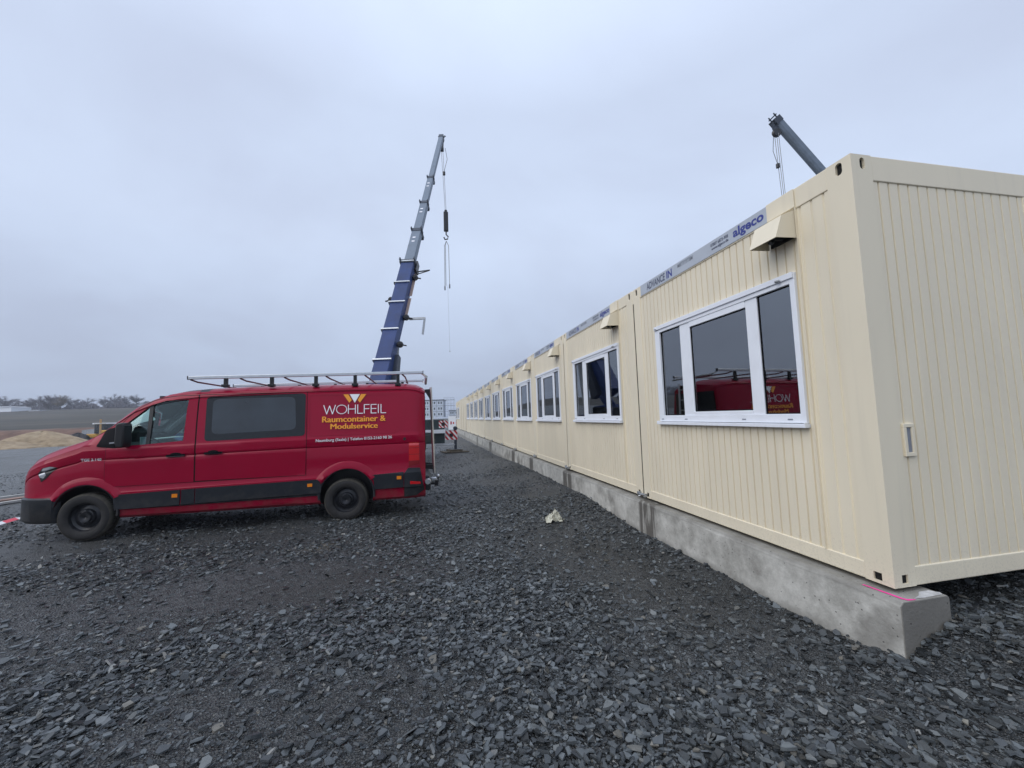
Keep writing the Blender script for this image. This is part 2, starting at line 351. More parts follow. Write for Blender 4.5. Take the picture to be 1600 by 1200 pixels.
def gravel_mat():
    m=bpy.data.materials.new('slate_grit'); m.use_nodes=True; t=m.node_tree; p=t.nodes['Principled BSDF']
    tc=t.nodes.new('ShaderNodeTexCoord')
    def vor(sc,feat='F1'):
        v=t.nodes.new('ShaderNodeTexVoronoi'); v.inputs['Scale'].default_value=sc; v.feature=feat
        t.links.new(tc.outputs['Object'],v.inputs['Vector']); return v
    v1=vor(30); v2=vor(75)
    n=t.nodes.new('ShaderNodeTexNoise'); n.inputs['Scale'].default_value=.55; n.inputs['Detail'].default_value=7; n.inputs['Roughness'].default_value=.6
    t.links.new(tc.outputs['Object'],n.inputs['Vector'])
    r=t.nodes.new('ShaderNodeValToRGB'); t.links.new(n.outputs['Fac'],r.inputs[0])
    r.color_ramp.elements[0].position=.32; r.color_ramp.elements[0].color=(.022,.023,.021,1)
    r.color_ramp.elements[1].position=.68; r.color_ramp.elements[1].color=(.048,.051,.053,1)
    hsv=t.nodes.new('ShaderNodeSeparateColor'); t.links.new(v1.outputs['Color'],hsv.inputs[0])
    mr=t.nodes.new('ShaderNodeMapRange'); t.links.new(hsv.outputs[0],mr.inputs[0]); mr.inputs[3].default_value=.5; mr.inputs[4].default_value=1.6
    pw=t.nodes.new('ShaderNodeSeparateColor'); t.links.new(v2.outputs['Color'],pw.inputs[0])
    mr2=t.nodes.new('ShaderNodeMapRange'); t.links.new(pw.outputs[1],mr2.inputs[0]); mr2.inputs[3].default_value=.65; mr2.inputs[4].default_value=1.45
    ml=t.nodes.new('ShaderNodeMath'); ml.operation='MULTIPLY'; t.links.new(mr.outputs[0],ml.inputs[0]); t.links.new(mr2.outputs[0],ml.inputs[1])
    mx=t.nodes.new('ShaderNodeVectorMath'); mx.operation='SCALE'; t.links.new(r.outputs[0],mx.inputs[0]); t.links.new(ml.outputs[0],mx.inputs['Scale'])
    # pale sandy spot in the gravel
    gp=t.nodes.new('ShaderNodeVectorMath'); gp.operation='DISTANCE'; t.links.new(tc.outputs['Object'],gp.inputs[0]); gp.inputs[1].default_value=(-4.35,3.7,-.46)
    ps=t.nodes.new('ShaderNodeMapRange'); t.links.new(gp.outputs['Value'],ps.inputs[0]); ps.inputs[1].default_value=.05; ps.inputs[2].default_value=.32; ps.inputs[3].default_value=.45; ps.inputs[4].default_value=0
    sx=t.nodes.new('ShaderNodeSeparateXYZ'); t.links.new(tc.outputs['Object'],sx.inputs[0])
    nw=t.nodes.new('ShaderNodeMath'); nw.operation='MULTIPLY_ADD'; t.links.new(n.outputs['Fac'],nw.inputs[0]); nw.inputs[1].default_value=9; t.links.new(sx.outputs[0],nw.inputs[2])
    wl=t.nodes.new('ShaderNodeMapRange'); t.links.new(nw.outputs[0],wl.inputs[0]); wl.inputs[1].default_value=-12; wl.inputs[2].default_value=-6; wl.inputs[3].default_value=2.6; wl.inputs[4].default_value=1  # paler colour on the left stands in for sky sheen on wet gravel
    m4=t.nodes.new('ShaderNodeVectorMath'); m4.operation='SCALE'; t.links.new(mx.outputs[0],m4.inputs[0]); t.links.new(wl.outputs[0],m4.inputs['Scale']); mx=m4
    m2=t.nodes.new('ShaderNodeMix'); m2.data_type='RGBA'; m2.inputs[7].default_value=(.16,.13,.075,1)
    t.links.new(ps.outputs[0],m2.inputs[0]); t.links.new(mx.outputs[0],m2.inputs[6]); t.links.new(m2.outputs[2],p.inputs['Base Color'])
    p.inputs['Roughness'].default_value=.45; p.inputs['Specular IOR Level'].default_value=.6
    ad=t.nodes.new('ShaderNodeMath'); ad.operation='MULTIPLY_ADD'; t.links.new(hsv.outputs[1],ad.inputs[0]); ad.inputs[1].default_value=1.0; t.links.new(v2.outputs['Distance'],ad.inputs[2])
    b=t.nodes.new('ShaderNodeBump'); b.inputs['Strength'].default_value=.9; b.inputs['Distance'].default_value=.022
    t.links.new(ad.outputs[0],b.inputs['Height']); t.links.new(b.outputs[0],p.inputs['Normal'])
    return m
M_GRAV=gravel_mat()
def stone_mat():
    m=bpy.data.materials.new('slate_chips'); m.use_nodes=True; t=m.node_tree; p=t.nodes['Principled BSDF']
    g=t.nodes.new('ShaderNodeNewGeometry'); r=t.nodes.new('ShaderNodeValToRGB'); t.links.new(g.outputs['Random Per Island'],r.inputs[0])
    E=r.color_ramp.elements; E[0].position=0; E[0].color=(.016,.018,.019,1); E[1].position=1; E[1].color=(.20,.19,.16,1)
    for q,c in ((.3,(.037,.042,.045)),(.6,(.063,.071,.076)),(.86,(.105,.118,.124)),(.96,(.13,.142,.145)),(.992,(.12,.11,.09)),(.997,(.26,.26,.25))):
        e=E.new(q); e.color=(*c,1)
    tc=t.nodes.new('ShaderNodeTexCoord'); n=t.nodes.new('ShaderNodeTexNoise'); n.inputs['Scale'].default_value=35; n.inputs['Detail'].default_value=5
    t.links.new(tc.outputs['Object'],n.inputs['Vector'])
    mr=t.nodes.new('ShaderNodeMapRange'); t.links.new(n.outputs['Fac'],mr.inputs[0]); mr.inputs[3].default_value=.6; mr.inputs[4].default_value=1.4
    sc=t.nodes.new('ShaderNodeVectorMath'); sc.operation='SCALE'; t.links.new(r.outputs[0],sc.inputs[0]); t.links.new(mr.outputs[0],sc.inputs['Scale'])
    t.links.new(sc.outputs[0],p.inputs['Base Color'])
    wn=t.nodes.new('ShaderNodeMath'); wn.operation='MULTIPLY'; t.links.new(g.outputs['Random Per Island'],wn.inputs[0]); wn.inputs[1].default_value=17.0
    wf=t.nodes.new('ShaderNodeMath'); wf.operation='FRACT'; t.links.new(wn.outputs[0],wf.inputs[0])
    wr=t.nodes.new('ShaderNodeMapRange'); t.links.new(wf.outputs[0],wr.inputs[0]); wr.inputs[3].default_value=.22; wr.inputs[4].default_value=.62
    t.links.new(wr.outputs[0],p.inputs['Roughness']); p.inputs['Specular IOR Level'].default_value=.5
    b=t.nodes.new('ShaderNodeBump'); b.inputs['Strength'].default_value=.35; b.inputs['Distance'].default_value=.004
    t.links.new(n.outputs['Fac'],b.inputs['Height']); t.links.new(b.outputs[0],p.inputs['Normal'])
    return m
M_STONE=stone_mat()
def earthmat(name,c0,c1,c2,sc,st):
    m=bpy.data.materials.new(name); m.use_nodes=True; t=m.node_tree; p=t.nodes['Principled BSDF']
    tc=t.nodes.new('ShaderNodeTexCoord'); mp=t.nodes.new('ShaderNodeMapping'); mp.inputs['Scale'].default_value=st; mp.inputs['Rotation'].default_value=(0,0,YAW)
    t.links.new(tc.outputs['Object'],mp.inputs[0])
    n=t.nodes.new('ShaderNodeTexNoise'); n.inputs['Scale'].default_value=sc; n.inputs['Detail'].default_value=8; n.inputs['Roughness'].default_value=.62
    t.links.new(mp.outputs[0],n.inputs['Vector']); r=t.nodes.new('ShaderNodeValToRGB'); t.links.new(n.outputs['Fac'],r.inputs[0])
    r.color_ramp.elements[0].position=.33; r.color_ramp.elements[0].color=(*c0,1); r.color_ramp.elements[1].position=.68; r.color_ramp.elements[1].color=(*c2,1)
    e=r.color_ramp.elements.new(.5); e.color=(*c1,1); t.links.new(r.outputs[0],p.inputs['Base Color']); p.inputs['Roughness'].default_value=.95
    b=t.nodes.new('ShaderNodeBump'); b.inputs['Distance'].default_value=.3; b.inputs['Strength'].default_value=.6; t.links.new(n.outputs['Fac'],b.inputs['Height']); t.links.new(b.outputs[0],p.inputs['Normal'])
    return m
M_EARTH=earthmat('brown_earth',(.070,.036,.024),(.135,.070,.045),(.22,.14,.095),.35,(1,1,3))
M_FIELD=earthmat('stubble_field',(.018,.019,.013),(.042,.038,.028),(.085,.070,.052),.09,(.25,1.6,1))
M_SAND=earthmat('sand',(.20,.145,.085),(.30,.225,.14),(.38,.30,.195),1.2,(1,1,1.5))
M_SOIL=earthmat('dark_soil',(.020,.020,.022),(.035,.034,.036),(.06,.055,.055),.8,(1,1,1))
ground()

def stones():
    pts=[]
    def dens(x,y):
        f=.5+.5*np.sin(.9*x+1.7*y+1.1)*np.sin(1.3*x-.8*y+.3)
        g=.5+.5*np.sin(2.6*x+1.1*y)*np.sin(1.9*y-2.2*x+1)
        d=.16+.70*sstep((f*.65+g*.35-.25)/.36)
        # smooth trodden patch beside the footing, and a band in the middle distance
        d*=1-.9*np.exp(-(((x+.95)/.7)**2+((y-1.7)/1.2)**2))
        d*=1-.8*np.exp(-(((x+4.1)/1.7)**2+((y-2.3)/.5)**2))
        d*=1-.5*np.exp(-(((x+6.2)/1.3)**2+((y-2.0)/.6)**2))
        # coarse band running up the middle
        d+=.45*np.exp(-(((x+1.9+.12*y)/.7)**2))*(y<6)
        d+=.5*np.exp(-(((x+2.4)/2.2)**2+((y+.6)/.8)**2))+.5*np.exp(-(((x-.3)/1.0)**2+((y+.4)/.5)**2))
        return np.clip(d,0,1)
    def sample(r0,r1,rho,smin,smax,k):
        a0,a1=math.radians(-44),math.radians(66)
        area=.5*(a1-a0)*(r1*r1-r0*r0); n=int(area*rho)
        r=np.sqrt(RNG.uniform(r0*r0,r1*r1,n)); a=RNG.uniform(a0,a1,n)
        x=CP.x+r*np.sin(a); y=CP.y+r*np.cos(a)
        keep=RNG.uniform(0,1,n)<dens(x,y)**k
        keep&=~((x>-.09)&(x<.27)&(y>-.08)); keep&=~((x>.9)&(y>.6))
        x,y=x[keep],y[keep]; n=len(x)
        s=smin*(smax/smin)**(RNG.uniform(0,1,n)**1.7)
        return x,y,s
    for a in (sample(1.0,4.2,2000,.015,.044,1),sample(4.2,8,800,.016,.044,1),sample(8,13,380,.018,.042,1),
              sample(1.0,4.5,2600,.006,.013,.25),sample(4.5,8,900,.008,.014,.25),sample(13,26,60,.02,.045,1)): pts.append(a)
    x=np.concatenate([p[0] for p in pts]); y=np.concatenate([p[1] for p in pts]); s=np.concatenate([p[2] for p in pts]); n=len(x)
    # left part seen far off to the side
    K=6
    th=(np.arange(K)/K*2*np.pi)[None]+RNG.uniform(-.5,.5,(n,K)); rad=RNG.uniform(.5,1.15,(n,K))
    asp=RNG.uniform(.38,.9,(n,1))
    px=rad*np.cos(th); py=rad*np.sin(th)*asp
    tk=RNG.uniform(.08,.26,(n,1))
    top=np.stack([px*RNG.uniform(.86,.99,(n,1)),py*RNG.uniform(.86,.99,(n,1)),np.broadcast_to(tk,px.shape)+RNG.uniform(-.06,.06,(n,K))*0],-1)
    bot=np.stack([px,py,np.broadcast_to(-tk*.6,px.shape)],-1)
    V=np.concatenate([top,bot],1)*s[:,None,None]          # n,12,3
    yaw=RNG.uniform(0,2*np.pi,n); tilt=np.abs(RNG.normal(0,.42,n)); tilt=np.minimum(tilt,1.1); ta=RNG.uniform(0,2*np.pi,n)
    cy,sy=np.cos(yaw),np.sin(yaw)
    X=V[...,0]*cy[:,None]-V[...,1]*sy[:,None]; Y=V[...,0]*sy[:,None]+V[...,1]*cy[:,None]; Z=V[...,2]
    ax,ay=np.cos(ta)[:,None],np.sin(ta)[:,None]; ct,st=np.cos(tilt)[:,None],np.sin(tilt)[:,None]
    dot=X*ax+Y*ay; cx=ay*Z; cyy=-ax*Z; cz=ax*Y-ay*X
    X2=X*ct+cx*st+ax*dot*(1-ct); Y2=Y*ct+cyy*st+ay*dot*(1-ct); Z2=Z*ct+cz*st
    lift=(RNG.uniform(0,1,n)**1.6)*.034*(s/.04)**.4-.004
    X2+=x[:,None]; Y2+=y[:,None]; Z2+=(H(x,y)+lift)[:,None]
    co=np.stack([X2,Y2,Z2],-1).reshape(-1,3).astype(np.float32)
    me=bpy.data.meshes.new('slate_chips'); me.vertices.add(n*12); me.vertices.foreach_set('co',co.ravel())
    base=(np.arange(n)*12)[:,None]
    topl=np.arange(6)[None]+base
    sides=[]
    for k in range(6): sides.append(np.stack([base[:,0]+k,base[:,0]+k+6,base[:,0]+(k+1)%6+6,base[:,0]+(k+1)%6],-1))
    loops=np.concatenate([topl]+sides,1).ravel().astype(np.int32)    # 6+24 per stone
    sizes=np.tile(np.array([6]+[4]*6),n); starts=np.concatenate([[0],np.cumsum(sizes)[:-1]]).astype(np.int32)
    me.loops.add(len(loops)); me.loops.foreach_set('vertex_index',loops)
    me.polygons.add(len(sizes)); me.polygons.foreach_set('loop_start',starts)
    me.update(calc_edges=True); me.polygons.foreach_set('use_smooth',np.zeros(len(sizes),dtype=bool)); me.validate()
    o=link('slate_chips',me,M_STONE); tag(o,'loose dark grey slate chips strewn over the yard','gravel',None,'stuff')
    print('stones',n)
stones()

# ---------------------------------------------------------------- concrete footing
SEAMS=[0,3.14,6.30,9.05,11.77,14.46,17.25,20.09,22.86,25.70,28.55,31.4,34.2,37.0,39.8,42.5,45.2]
def concrete_mat():
    m=bpy.data.materials.new('concrete'); m.use_nodes=True; t=m.node_tree; p=t.nodes['Principled BSDF']
    tc=t.nodes.new('ShaderNodeTexCoord'); 
    def noise(sc,st=(1,1,1),d=6):
        mp=t.nodes.new('ShaderNodeMapping'); mp.inputs['Scale'].default_value=st; t.links.new(tc.outputs['Object'],mp.inputs[0])
        n=t.nodes.new('ShaderNodeTexNoise'); n.inputs['Scale'].default_value=sc; n.inputs['Detail'].default_value=d; t.links.new(mp.outputs[0],n.inputs['Vector']); return n
    n=noise(4.5,(1,1,1),10); n.inputs['Roughness'].default_value=.68; r=t.nodes.new('ShaderNodeValToRGB'); t.links.new(n.outputs['Fac'],r.inputs[0])
    r.color_ramp.elements[0].position=.3; r.color_ramp.elements[0].color=(.27,.262,.235,1); r.color_ramp.elements[1].position=.7; r.color_ramp.elements[1].color=(.64,.63,.58,1)
    # damp stains: below the container joints and along the top edge
    g=t.nodes.new('ShaderNodeNewGeometry'); sp=t.nodes.new('ShaderNodeSeparateXYZ'); t.links.new(tc.outputs['Object'],sp.inputs[0])
    def near(c,w):
        a=t.nodes.new('ShaderNodeMath'); a.operation='SUBTRACT'; t.links.new(sp.outputs[1],a.inputs[0]); a.inputs[1].default_value=c
        b=t.nodes.new('ShaderNodeMath'); b.operation='ABSOLUTE'; t.links.new(a.outputs[0],b.inputs[0])
        c2=t.nodes.new('ShaderNodeMapRange'); t.links.new(b.outputs[0],c2.inputs[0]); c2.inputs[1].default_value=w*.8; c2.inputs[2].default_value=w*1.1; c2.inputs[3].default_value=1; c2.inputs[4].default_value=0
        return c2.outputs[0]
    acc=None
    for c,w in ((2.87,.23),(6.1,.3),(9.2,.22),(11.8,.3),(17.3,.4),(23,.4),(.0,-.01)):
        if w<0: continue
        q=near(c,w)
        if acc is None: acc=q
        else:
            a=t.nodes.new('ShaderNodeMath'); a.operation='MAXIMUM'; t.links.new(acc,a.inputs[0]); t.links.new(q,a.inputs[1]); acc=a.outputs[0]
    ns=noise(9,(1,1,.15)); nr=t.nodes.new('ShaderNodeMapRange'); t.links.new(ns.outputs['Fac'],nr.inputs[0]); nr.inputs[1].default_value=.38; nr.inputs[2].default_value=.46; nr.inputs[3].default_value=.35; nr.inputs[4].default_value=1
    am=t.nodes.new('ShaderNodeMath'); am.operation='MULTIPLY'; t.links.new(acc,am.inputs[0]); t.links.new(nr.outputs[0],am.inputs[1])
    # blotchy damp at the near end, a dark rim below the arris, wet top
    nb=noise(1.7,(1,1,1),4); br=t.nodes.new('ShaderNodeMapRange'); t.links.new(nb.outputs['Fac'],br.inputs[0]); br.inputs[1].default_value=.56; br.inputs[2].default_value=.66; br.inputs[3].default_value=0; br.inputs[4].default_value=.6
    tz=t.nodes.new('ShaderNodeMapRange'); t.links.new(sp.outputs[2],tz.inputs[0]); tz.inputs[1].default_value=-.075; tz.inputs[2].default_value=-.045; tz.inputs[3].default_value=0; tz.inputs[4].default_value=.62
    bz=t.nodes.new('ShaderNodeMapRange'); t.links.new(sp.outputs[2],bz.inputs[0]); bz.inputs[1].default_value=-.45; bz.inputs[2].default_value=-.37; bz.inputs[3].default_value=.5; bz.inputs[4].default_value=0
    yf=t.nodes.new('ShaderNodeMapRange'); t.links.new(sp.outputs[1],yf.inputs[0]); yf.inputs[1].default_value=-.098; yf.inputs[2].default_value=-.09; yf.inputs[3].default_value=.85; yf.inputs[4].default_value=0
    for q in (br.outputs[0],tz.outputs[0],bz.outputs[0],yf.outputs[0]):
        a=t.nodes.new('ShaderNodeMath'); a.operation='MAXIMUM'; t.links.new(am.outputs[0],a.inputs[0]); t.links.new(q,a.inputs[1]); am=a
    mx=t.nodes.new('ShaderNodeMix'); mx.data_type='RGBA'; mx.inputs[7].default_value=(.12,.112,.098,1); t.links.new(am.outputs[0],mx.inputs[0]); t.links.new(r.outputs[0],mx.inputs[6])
    # pores
    v=t.nodes.new('ShaderNodeTexVoronoi'); v.inputs['Scale'].default_value=17; v.inputs['Randomness'].default_value=1; t.links.new(tc.outputs['Object'],v.inputs['Vector'])
    pr=t.nodes.new('ShaderNodeMapRange'); t.links.new(v.outputs['Distance'],pr.inputs[0]); pr.inputs[1].default_value=.06; pr.inputs[2].default_value=.11; pr.inputs[3].default_value=.3; pr.inputs[4].default_value=1
    sc=t.nodes.new('ShaderNodeVectorMath'); sc.operation='SCALE'; t.links.new(mx.outputs[2],sc.inputs[0]); t.links.new(pr.outputs[0],sc.inputs['Scale'])
    t.links.new(sc.outputs[0],p.inputs['Base Color']); p.inputs['Roughness'].default_value=.75
    nf=noise(60); ad=t.nodes.new('ShaderNodeMath'); ad.operation='MULTIPLY_ADD'; t.links.new(nf.outputs['Fac'],ad.inputs[0]); ad.inputs[1].default_value=1.1; t.links.new(pr.outputs[0],ad.inputs[2])
    b=t.nodes.new('ShaderNodeBump'); b.inputs['Strength'].default_value=.5; b.inputs['Distance'].default_value=.006; t.links.new(ad.outputs[0],b.inputs['Height']); t.links.new(b.outputs[0],p.inputs['Normal'])
    return m
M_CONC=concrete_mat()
def footing():
    # extruded section with slightly wavy arris
    ys=np.concatenate([[-.1],np.arange(0,6,.12),np.arange(6,46,.5),[45.4]])
    ch=.016; vs=[];fs=[]
    for i,y in enumerate(ys):
        w=.004*math.sin(y*7)+.004*math.sin(y*2.7+1)
        for x,z in ((-.106,-1.2),(-.106+w*.5,-.03-ch*1.6+w),(-.106+ch*1.6,-.03),(.29-ch,-.03),(.29,-.03-ch),(.29,-1.2)): vs.append((x,y,z))
    n=6
    for i in range(len(ys)-1):
        for k in range(n): a=i*n+k; b=i*n+(k+1)%n; fs.append((a,b,b+n,a+n))
    fs.append(tuple(range(n))); fs.append(tuple(len(vs)-n+k for k in range(n)))
    m=MB(); m.add(vs,fs); o=m.build('concrete_footing',M_CONC,None,35,.006)
    tag(o,'long damp grey concrete strip footing under the row of cream containers','footing')
    q=MB()
    def onface(poly,z): 
        k=len(q.v); q.v+=[(x,y,z) for x,y in poly]; q.f.append(tuple(range(k,k+len(poly))))
    onface([(-.062,.16),(-.046,.16),(-.028,-.06),(-.02,-.075),(.03,-.092),(.02,-.097),(-.035,-.094),(-.05,-.06)],-.0275)
    q.build('paint_mark',M_PINK,o)['label']='thin bright pink sprayed line'
    q=MB(); 
    onface([(.02,-.085),(.10,-.06),(.16,-.02),(.24,-.02),(.275,-.06),(.26,-.085),(.1,-.09)],-.0272); q.build('chalk_smear',M_CHALK,o)
footing()

# ---------------------------------------------------------------- containers
HC,DC=2.96,6.06
ORD=['nearest','second','third','fourth','fifth','sixth','seventh','eighth','ninth','tenth','eleventh','twelfth','thirteenth','fourteenth','fifteenth','last']
def corrug(m,axis,a0,a1,z0,z1,pitch,depth,face,sign,gw=.022,holes=None,start=None):
    """vertical sheet along y (axis 1, facing -x) or along x (axis 0, facing -y); grooves every pitch"""
    prof=[(a0,0)]; a=(a0+pitch*.5) if start is None else start
    while a<a1-gw*1.2:
        prof+=[(a-gw*.5,0),(a-gw*.22,depth),(a+gw*.22,depth),(a+gw*.5,0)]; a+=pitch
    prof.append((a1,0))
    cuts=[]
    for (u,d),(u2,d2) in zip(prof[:-1],prof[1:]):
        segs=[(u,d,u2,d2)]
        if holes:
            h0,h1,hz0,hz1=holes
            bs=[u]+[h for h in (h0,h1) if u<h<u2]+[u2]
            segs=[(p,d+(d2-d)*(p-u)/(u2-u+1e-9),q,d+(d2-d)*(q-u)/(u2-u+1e-9)) for p,q in zip(bs[:-1],bs[1:])]
        for p,dp,q,dq in segs:
            zr=[(z0,z1)]
            if holes and p>=holes[0]-1e-6 and q<=holes[1]+1e-6: zr=[(z0,holes[2]),(holes[3],z1)]
            for za,zb in zr:
                P=[]
                for uu,dd,zc in ((p,dp,za),(q,dq,za),(q,dq,zb),(p,dp,zb)):
                    off=face+sign*dd
                    P.append((off,uu,zc) if axis==1 else (uu,off,zc))
                m.add(P,[(0,1,2,3)])
def container(i):
    y0=SEAMS[i]; w=SEAMS[i+1]-y0-.034; 
    place='at the near end of the row, showing its long side' if i==0 else ('at the far end of the row' if i==15 else '%s from the near end of the row'%ORD[i])
    win=(i<=10) or i>=14
    what='cream site container %s'%place
    if i==1: what='cream site container second from the near end, paper shapes behind its window'
    if i in (11,12,13): what='windowless cream site container, %s from the near end of the row'%ORD[i]
    jx=0 if i<2 else .007*math.sin(i*2.3); jz=0 if i==0 else .004*math.sin(i*1.7)
    t=empty('site_container',(jx,y0,jz),what,'container','cream site containers joined in a long row')
    P=.18
    # ---- frame
    for yi,(ya,yb) in enumerate(((0,P),(w-P,w))):
        for xi,(xa,xb) in enumerate(((0,P),(DC-P,DC))):
            f=MB(); f.box((xa,ya,.0),(xb,yb,HC)); fo=f.build('corner_post',M_CREAM,t)
            if i<8 and xi==0:
                def capsule(ax,c,rw,rh,dep,n=14):
                    poly=[]
                    for k in range(n+1):
                        an=math.pi*k/n; poly.append((c[0]+rw*math.cos(an),c[1]+(rh-rw)+rw*math.sin(an)))
                    for k in range(n+1):
                        an=math.pi+math.pi*k/n; poly.append((c[0]+rw*math.cos(an),c[1]-(rh-rw)+rw*math.sin(an)))
                    q=MB(); q.prism(poly,ax,-.05,dep); return q.build('c',M_CREAM)
                yc=.088 if yi==0 else w-.088; yd=.098 if yi==0 else w-.098
                cut=[capsule(0,(yc,HC-.065),.024,.045,.10)]
                if i==0 and yi==0: cut.append(capsule(1,(.098,HC-.065),.022,.042,.10))
                q=MB(); q.box((-.05,yd-.026,.018),(.10,yd+.026,.070)); cut.append(q.build('c',M_CREAM))
                if i==0 and yi==0: q=MB(); q.box((.066,-.05,.022),(.116,.10,.078)); cut.append(q.build('c',M_CREAM))
                for c in cut: c.location=(jx,SEAMS[i],jz)
                boolean(fo,cut)
                q=MB(); q.box((.016,yc-.021,HC-.103),(.098,yc+.021,HC-.028)); q.build('socket_shade_plug',M_DARK,fo)  # black plugs stand in for the shade inside the casting holes
                q=MB(); q.box((.012,yd-.0255,.0185),(.098,yd+.0255,.0695)); q.build('socket_shade_plug',M_DARK,fo)
                if i==0 and yi==0:
                    q=MB(); q.box((.0665,.012,.0225),(.1155,.099,.0775)); q.build('socket_shade_plug',M_DARK,fo); q=MB(); q.box((.080,.016,HC-.100),(.116,.099,HC-.030)); q.build('socket_shade_plug',M_DARK,fo)
            bv=fo.modifiers.new('bevel','BEVEL'); bv.width=.008; bv.segments=3; bv.limit_method='ANGLE'; bv.angle_limit=math.radians(60)
    for zt,nm,zb,zs0 in ((HC,'top_beam',HC-.165,HC-.185),(.115,'bottom_beam',.001,.001)):
        for bx in (((.002,P,zb),(.16,w-P,zt)),((DC-.16,P,zb),(DC-.002,w-P,zt)),((P,.002,zs0),(DC-P,.16,zt+(.007 if zt<1 else -.001))),((P,w-.16,zs0),(DC-P,w-.002,zt+(.007 if zt<1 else -.001)))):
            b=MB(); b.box(*bx); b.build(nm,M_CREAM,t,None,.006)
    # ---- roof and floor slabs
    q=MB(); q.box((.16,.16,HC-.12),(DC-.16,w-.16,HC-.03)); q.build('roof_panel',M_CREAM,t)
    q=MB(); q.box((.16,.16,.02),(DC-.16,w-.16,.14)); q.build('floor_panel',M_FLOOR,t)
    # ---- front wall
    yw=.507 if i<2 else (w-2.075)/2; wh=(yw,yw+2.075,1.035,2.287) if win else None
    m=MB()
    if i<2:
        corrug(m,1,P,.455,.115,HC-.165,.098,.009,.010,1,.022,None,.225)
        corrug(m,1,.455,w-P,.115,HC-.165,.0873,.014,.012,1,.015,wh,.50)
        m.box((.010,.450,.115),(.03,.455,HC-.165))
    else: corrug(m,1,P,w-P,.115,HC-.165,.0873,.014,.012,1,.015,wh)
    m.build('front_wall',M_CREAM,t)
    m=MB()  # lining round the room
    if win:
        a,b_,c,d=wh
        m.box((.05,P,.14),(.08,w-P,c)); m.box((.05,P,d),(.08,w-P,HC-.14)); m.box((.05,P,c),(.08,a,d)); m.box((.05,b_,c),(.08,w-P,d))
    else: m.box((.05,P,.14),(.08,w-P,HC-.14))
    m.box((P,.06,.14),(DC-P,.08,HC-.14)); m.box((P,w-.08,.14),(DC-P,w-.06,HC-.14)); m.box((DC-.08,P,.14),(DC-.05,w-P,HC-.14))
    m.build('inner_lining',M_CREAM_IN,t)
    # ---- end wall of the first container
    if i==0:
        m=MB(); corrug(m,0,P,1.652,.122,HC-.185,.0908,.020,.010,1,.016,None,.236); corrug(m,0,1.83,3.3,.122,HC-.185,.0908,.020,.010,1,.016,None,1.89)
        corrug(m,0,3.48,DC-P,.122,HC-.185,.0908,.020,.010,1,.016,None,3.54)
        m.build('side_wall',M_CREAM,t)
        m=MB()
        for a in (1.652,3.30): m=MB(); m.box((a,.003,.122),(a+.18,.09,HC-.185)); m.build('side_post',M_CREAM,t,None,.005)
        # recessed lifting pocket near the corner
        m=MB(); x0,x1,z0,z1=.205,.300,.835,1.055; wd=.026
        m.box((x0,-.006,z0),(x1,.02,z0+wd)); m.box((x0,-.006,z1-wd),(x1,.02,z1)); m.box((x0,-.006,z0+wd),(x0+wd,.02,z1-wd)); m.box((x1-wd,-.006,z0+wd),(x1,.02,z1-wd))
        m.build('vent_plate',M_CREAM,t,None,.003)
        m=MB(); m.box((x0+wd,.004,z0+wd),(x1-wd,.006,z1-wd)); m.build('vent_opening',M_GREYTXT,t)
    elif i==15:
        m=MB(); corrug(m,0,P,DC-P,.122,HC-.185,.0908,.015,w-.01,-1,.04); m.build('side_wall',M_CREAM,t)
    # ---- window
    if win:
        A,B,C,D=wh; o=MB(); fr=.052; xf,xb=-.012,.07
        o.box((xf,A,C+.025),(xb,A+fr-.004,D)); o.box((xf,B-fr-.05,C+.025),(xb,B,D)); o.box((xf,A+fr-.004,D-.085),(xb,B-fr-.05,D)); o.box((xf,A+fr-.004,C+.025),(xb,B-fr-.05,C+.1))
        o.box((xf+.012,A+.405,C+.1),(xb-.001,A+.54,D-.085)); o.box((xf+.012,A+1.375,C+.1),(xb-.001,A+1.56,D-.085))
        o.box((xf+.006,A+.54,C+.1),(xb-.002,A+1.375,C+.138)); o.box((xf+.006,A+.54,D-.147),(xb-.002,A+1.375,D-.085))
        wo=o.build('window',M_WHITE,t,None,.004)
        # roller-shutter rail above
        o=MB(); o.box((xf-.014,A+.004,D-.045),(xf,B-.004,D+.004)); 
        o.build('shutter_rail',M_WHITE,wo,None,.003)
        o=MB(); o.box((-.045,A-.006,C-.012),(.02,B+.012,C+.020)); o.box((-.045,A-.012,C-.012),(-.006,A-.006,C+.032)); o.box((-.045,B+.012,C-.012),(-.006,B+.018,C+.032))
        o.build('window_sill',M_WHITE,wo,None,.003)
        for a,b2,c,d in ((A+fr-.004,A+.405,C+.1,D-.085),(A+.54,A+1.375,C+.138,D-.147),(A+1.56,B-fr-.05,C+.1,D-.085)):
            s=MB(); e=.010
            s.box((.012,a,c),(.03,a+e,d)); s.box((.012,b2-e,c),(.03,b2,d)); s.box((.012,a+e,c),(.03,b2-e,c+e)); s.box((.012,a+e,d-e),(.03,b2-e,d)); s.build('glazing_seal',M_SEAL,wo)
            g=MB(); g.box((.018,a+e,c+e),(.024,b2-e,d-e)); g.build('pane',M_GLASS,wo)
        if i<4:
            # drain caps
            o=MB()
            for yy in (A+.12,A+.62,A+1.5,B-.1): o.box((xf-.004,yy,C+.05),(xf,yy+.045,C+.06))
            o.each('drain_cap',M_GREYTXT,wo)
            o=MB(); o.tube([(xf-.016,A+.12,D-.035),(xf-.045,A+.14,D-.04)],.012,8); o.tube([(xf-.016,B-.06,D-.035),(xf-.04,B-.07,D-.04)],.010,8); o.each('rail_stop',M_STEEL,wo,40)
        # ---- rain hood
        hy=.460 if i<2 else yw-.02; h=MB(); wdt=.27
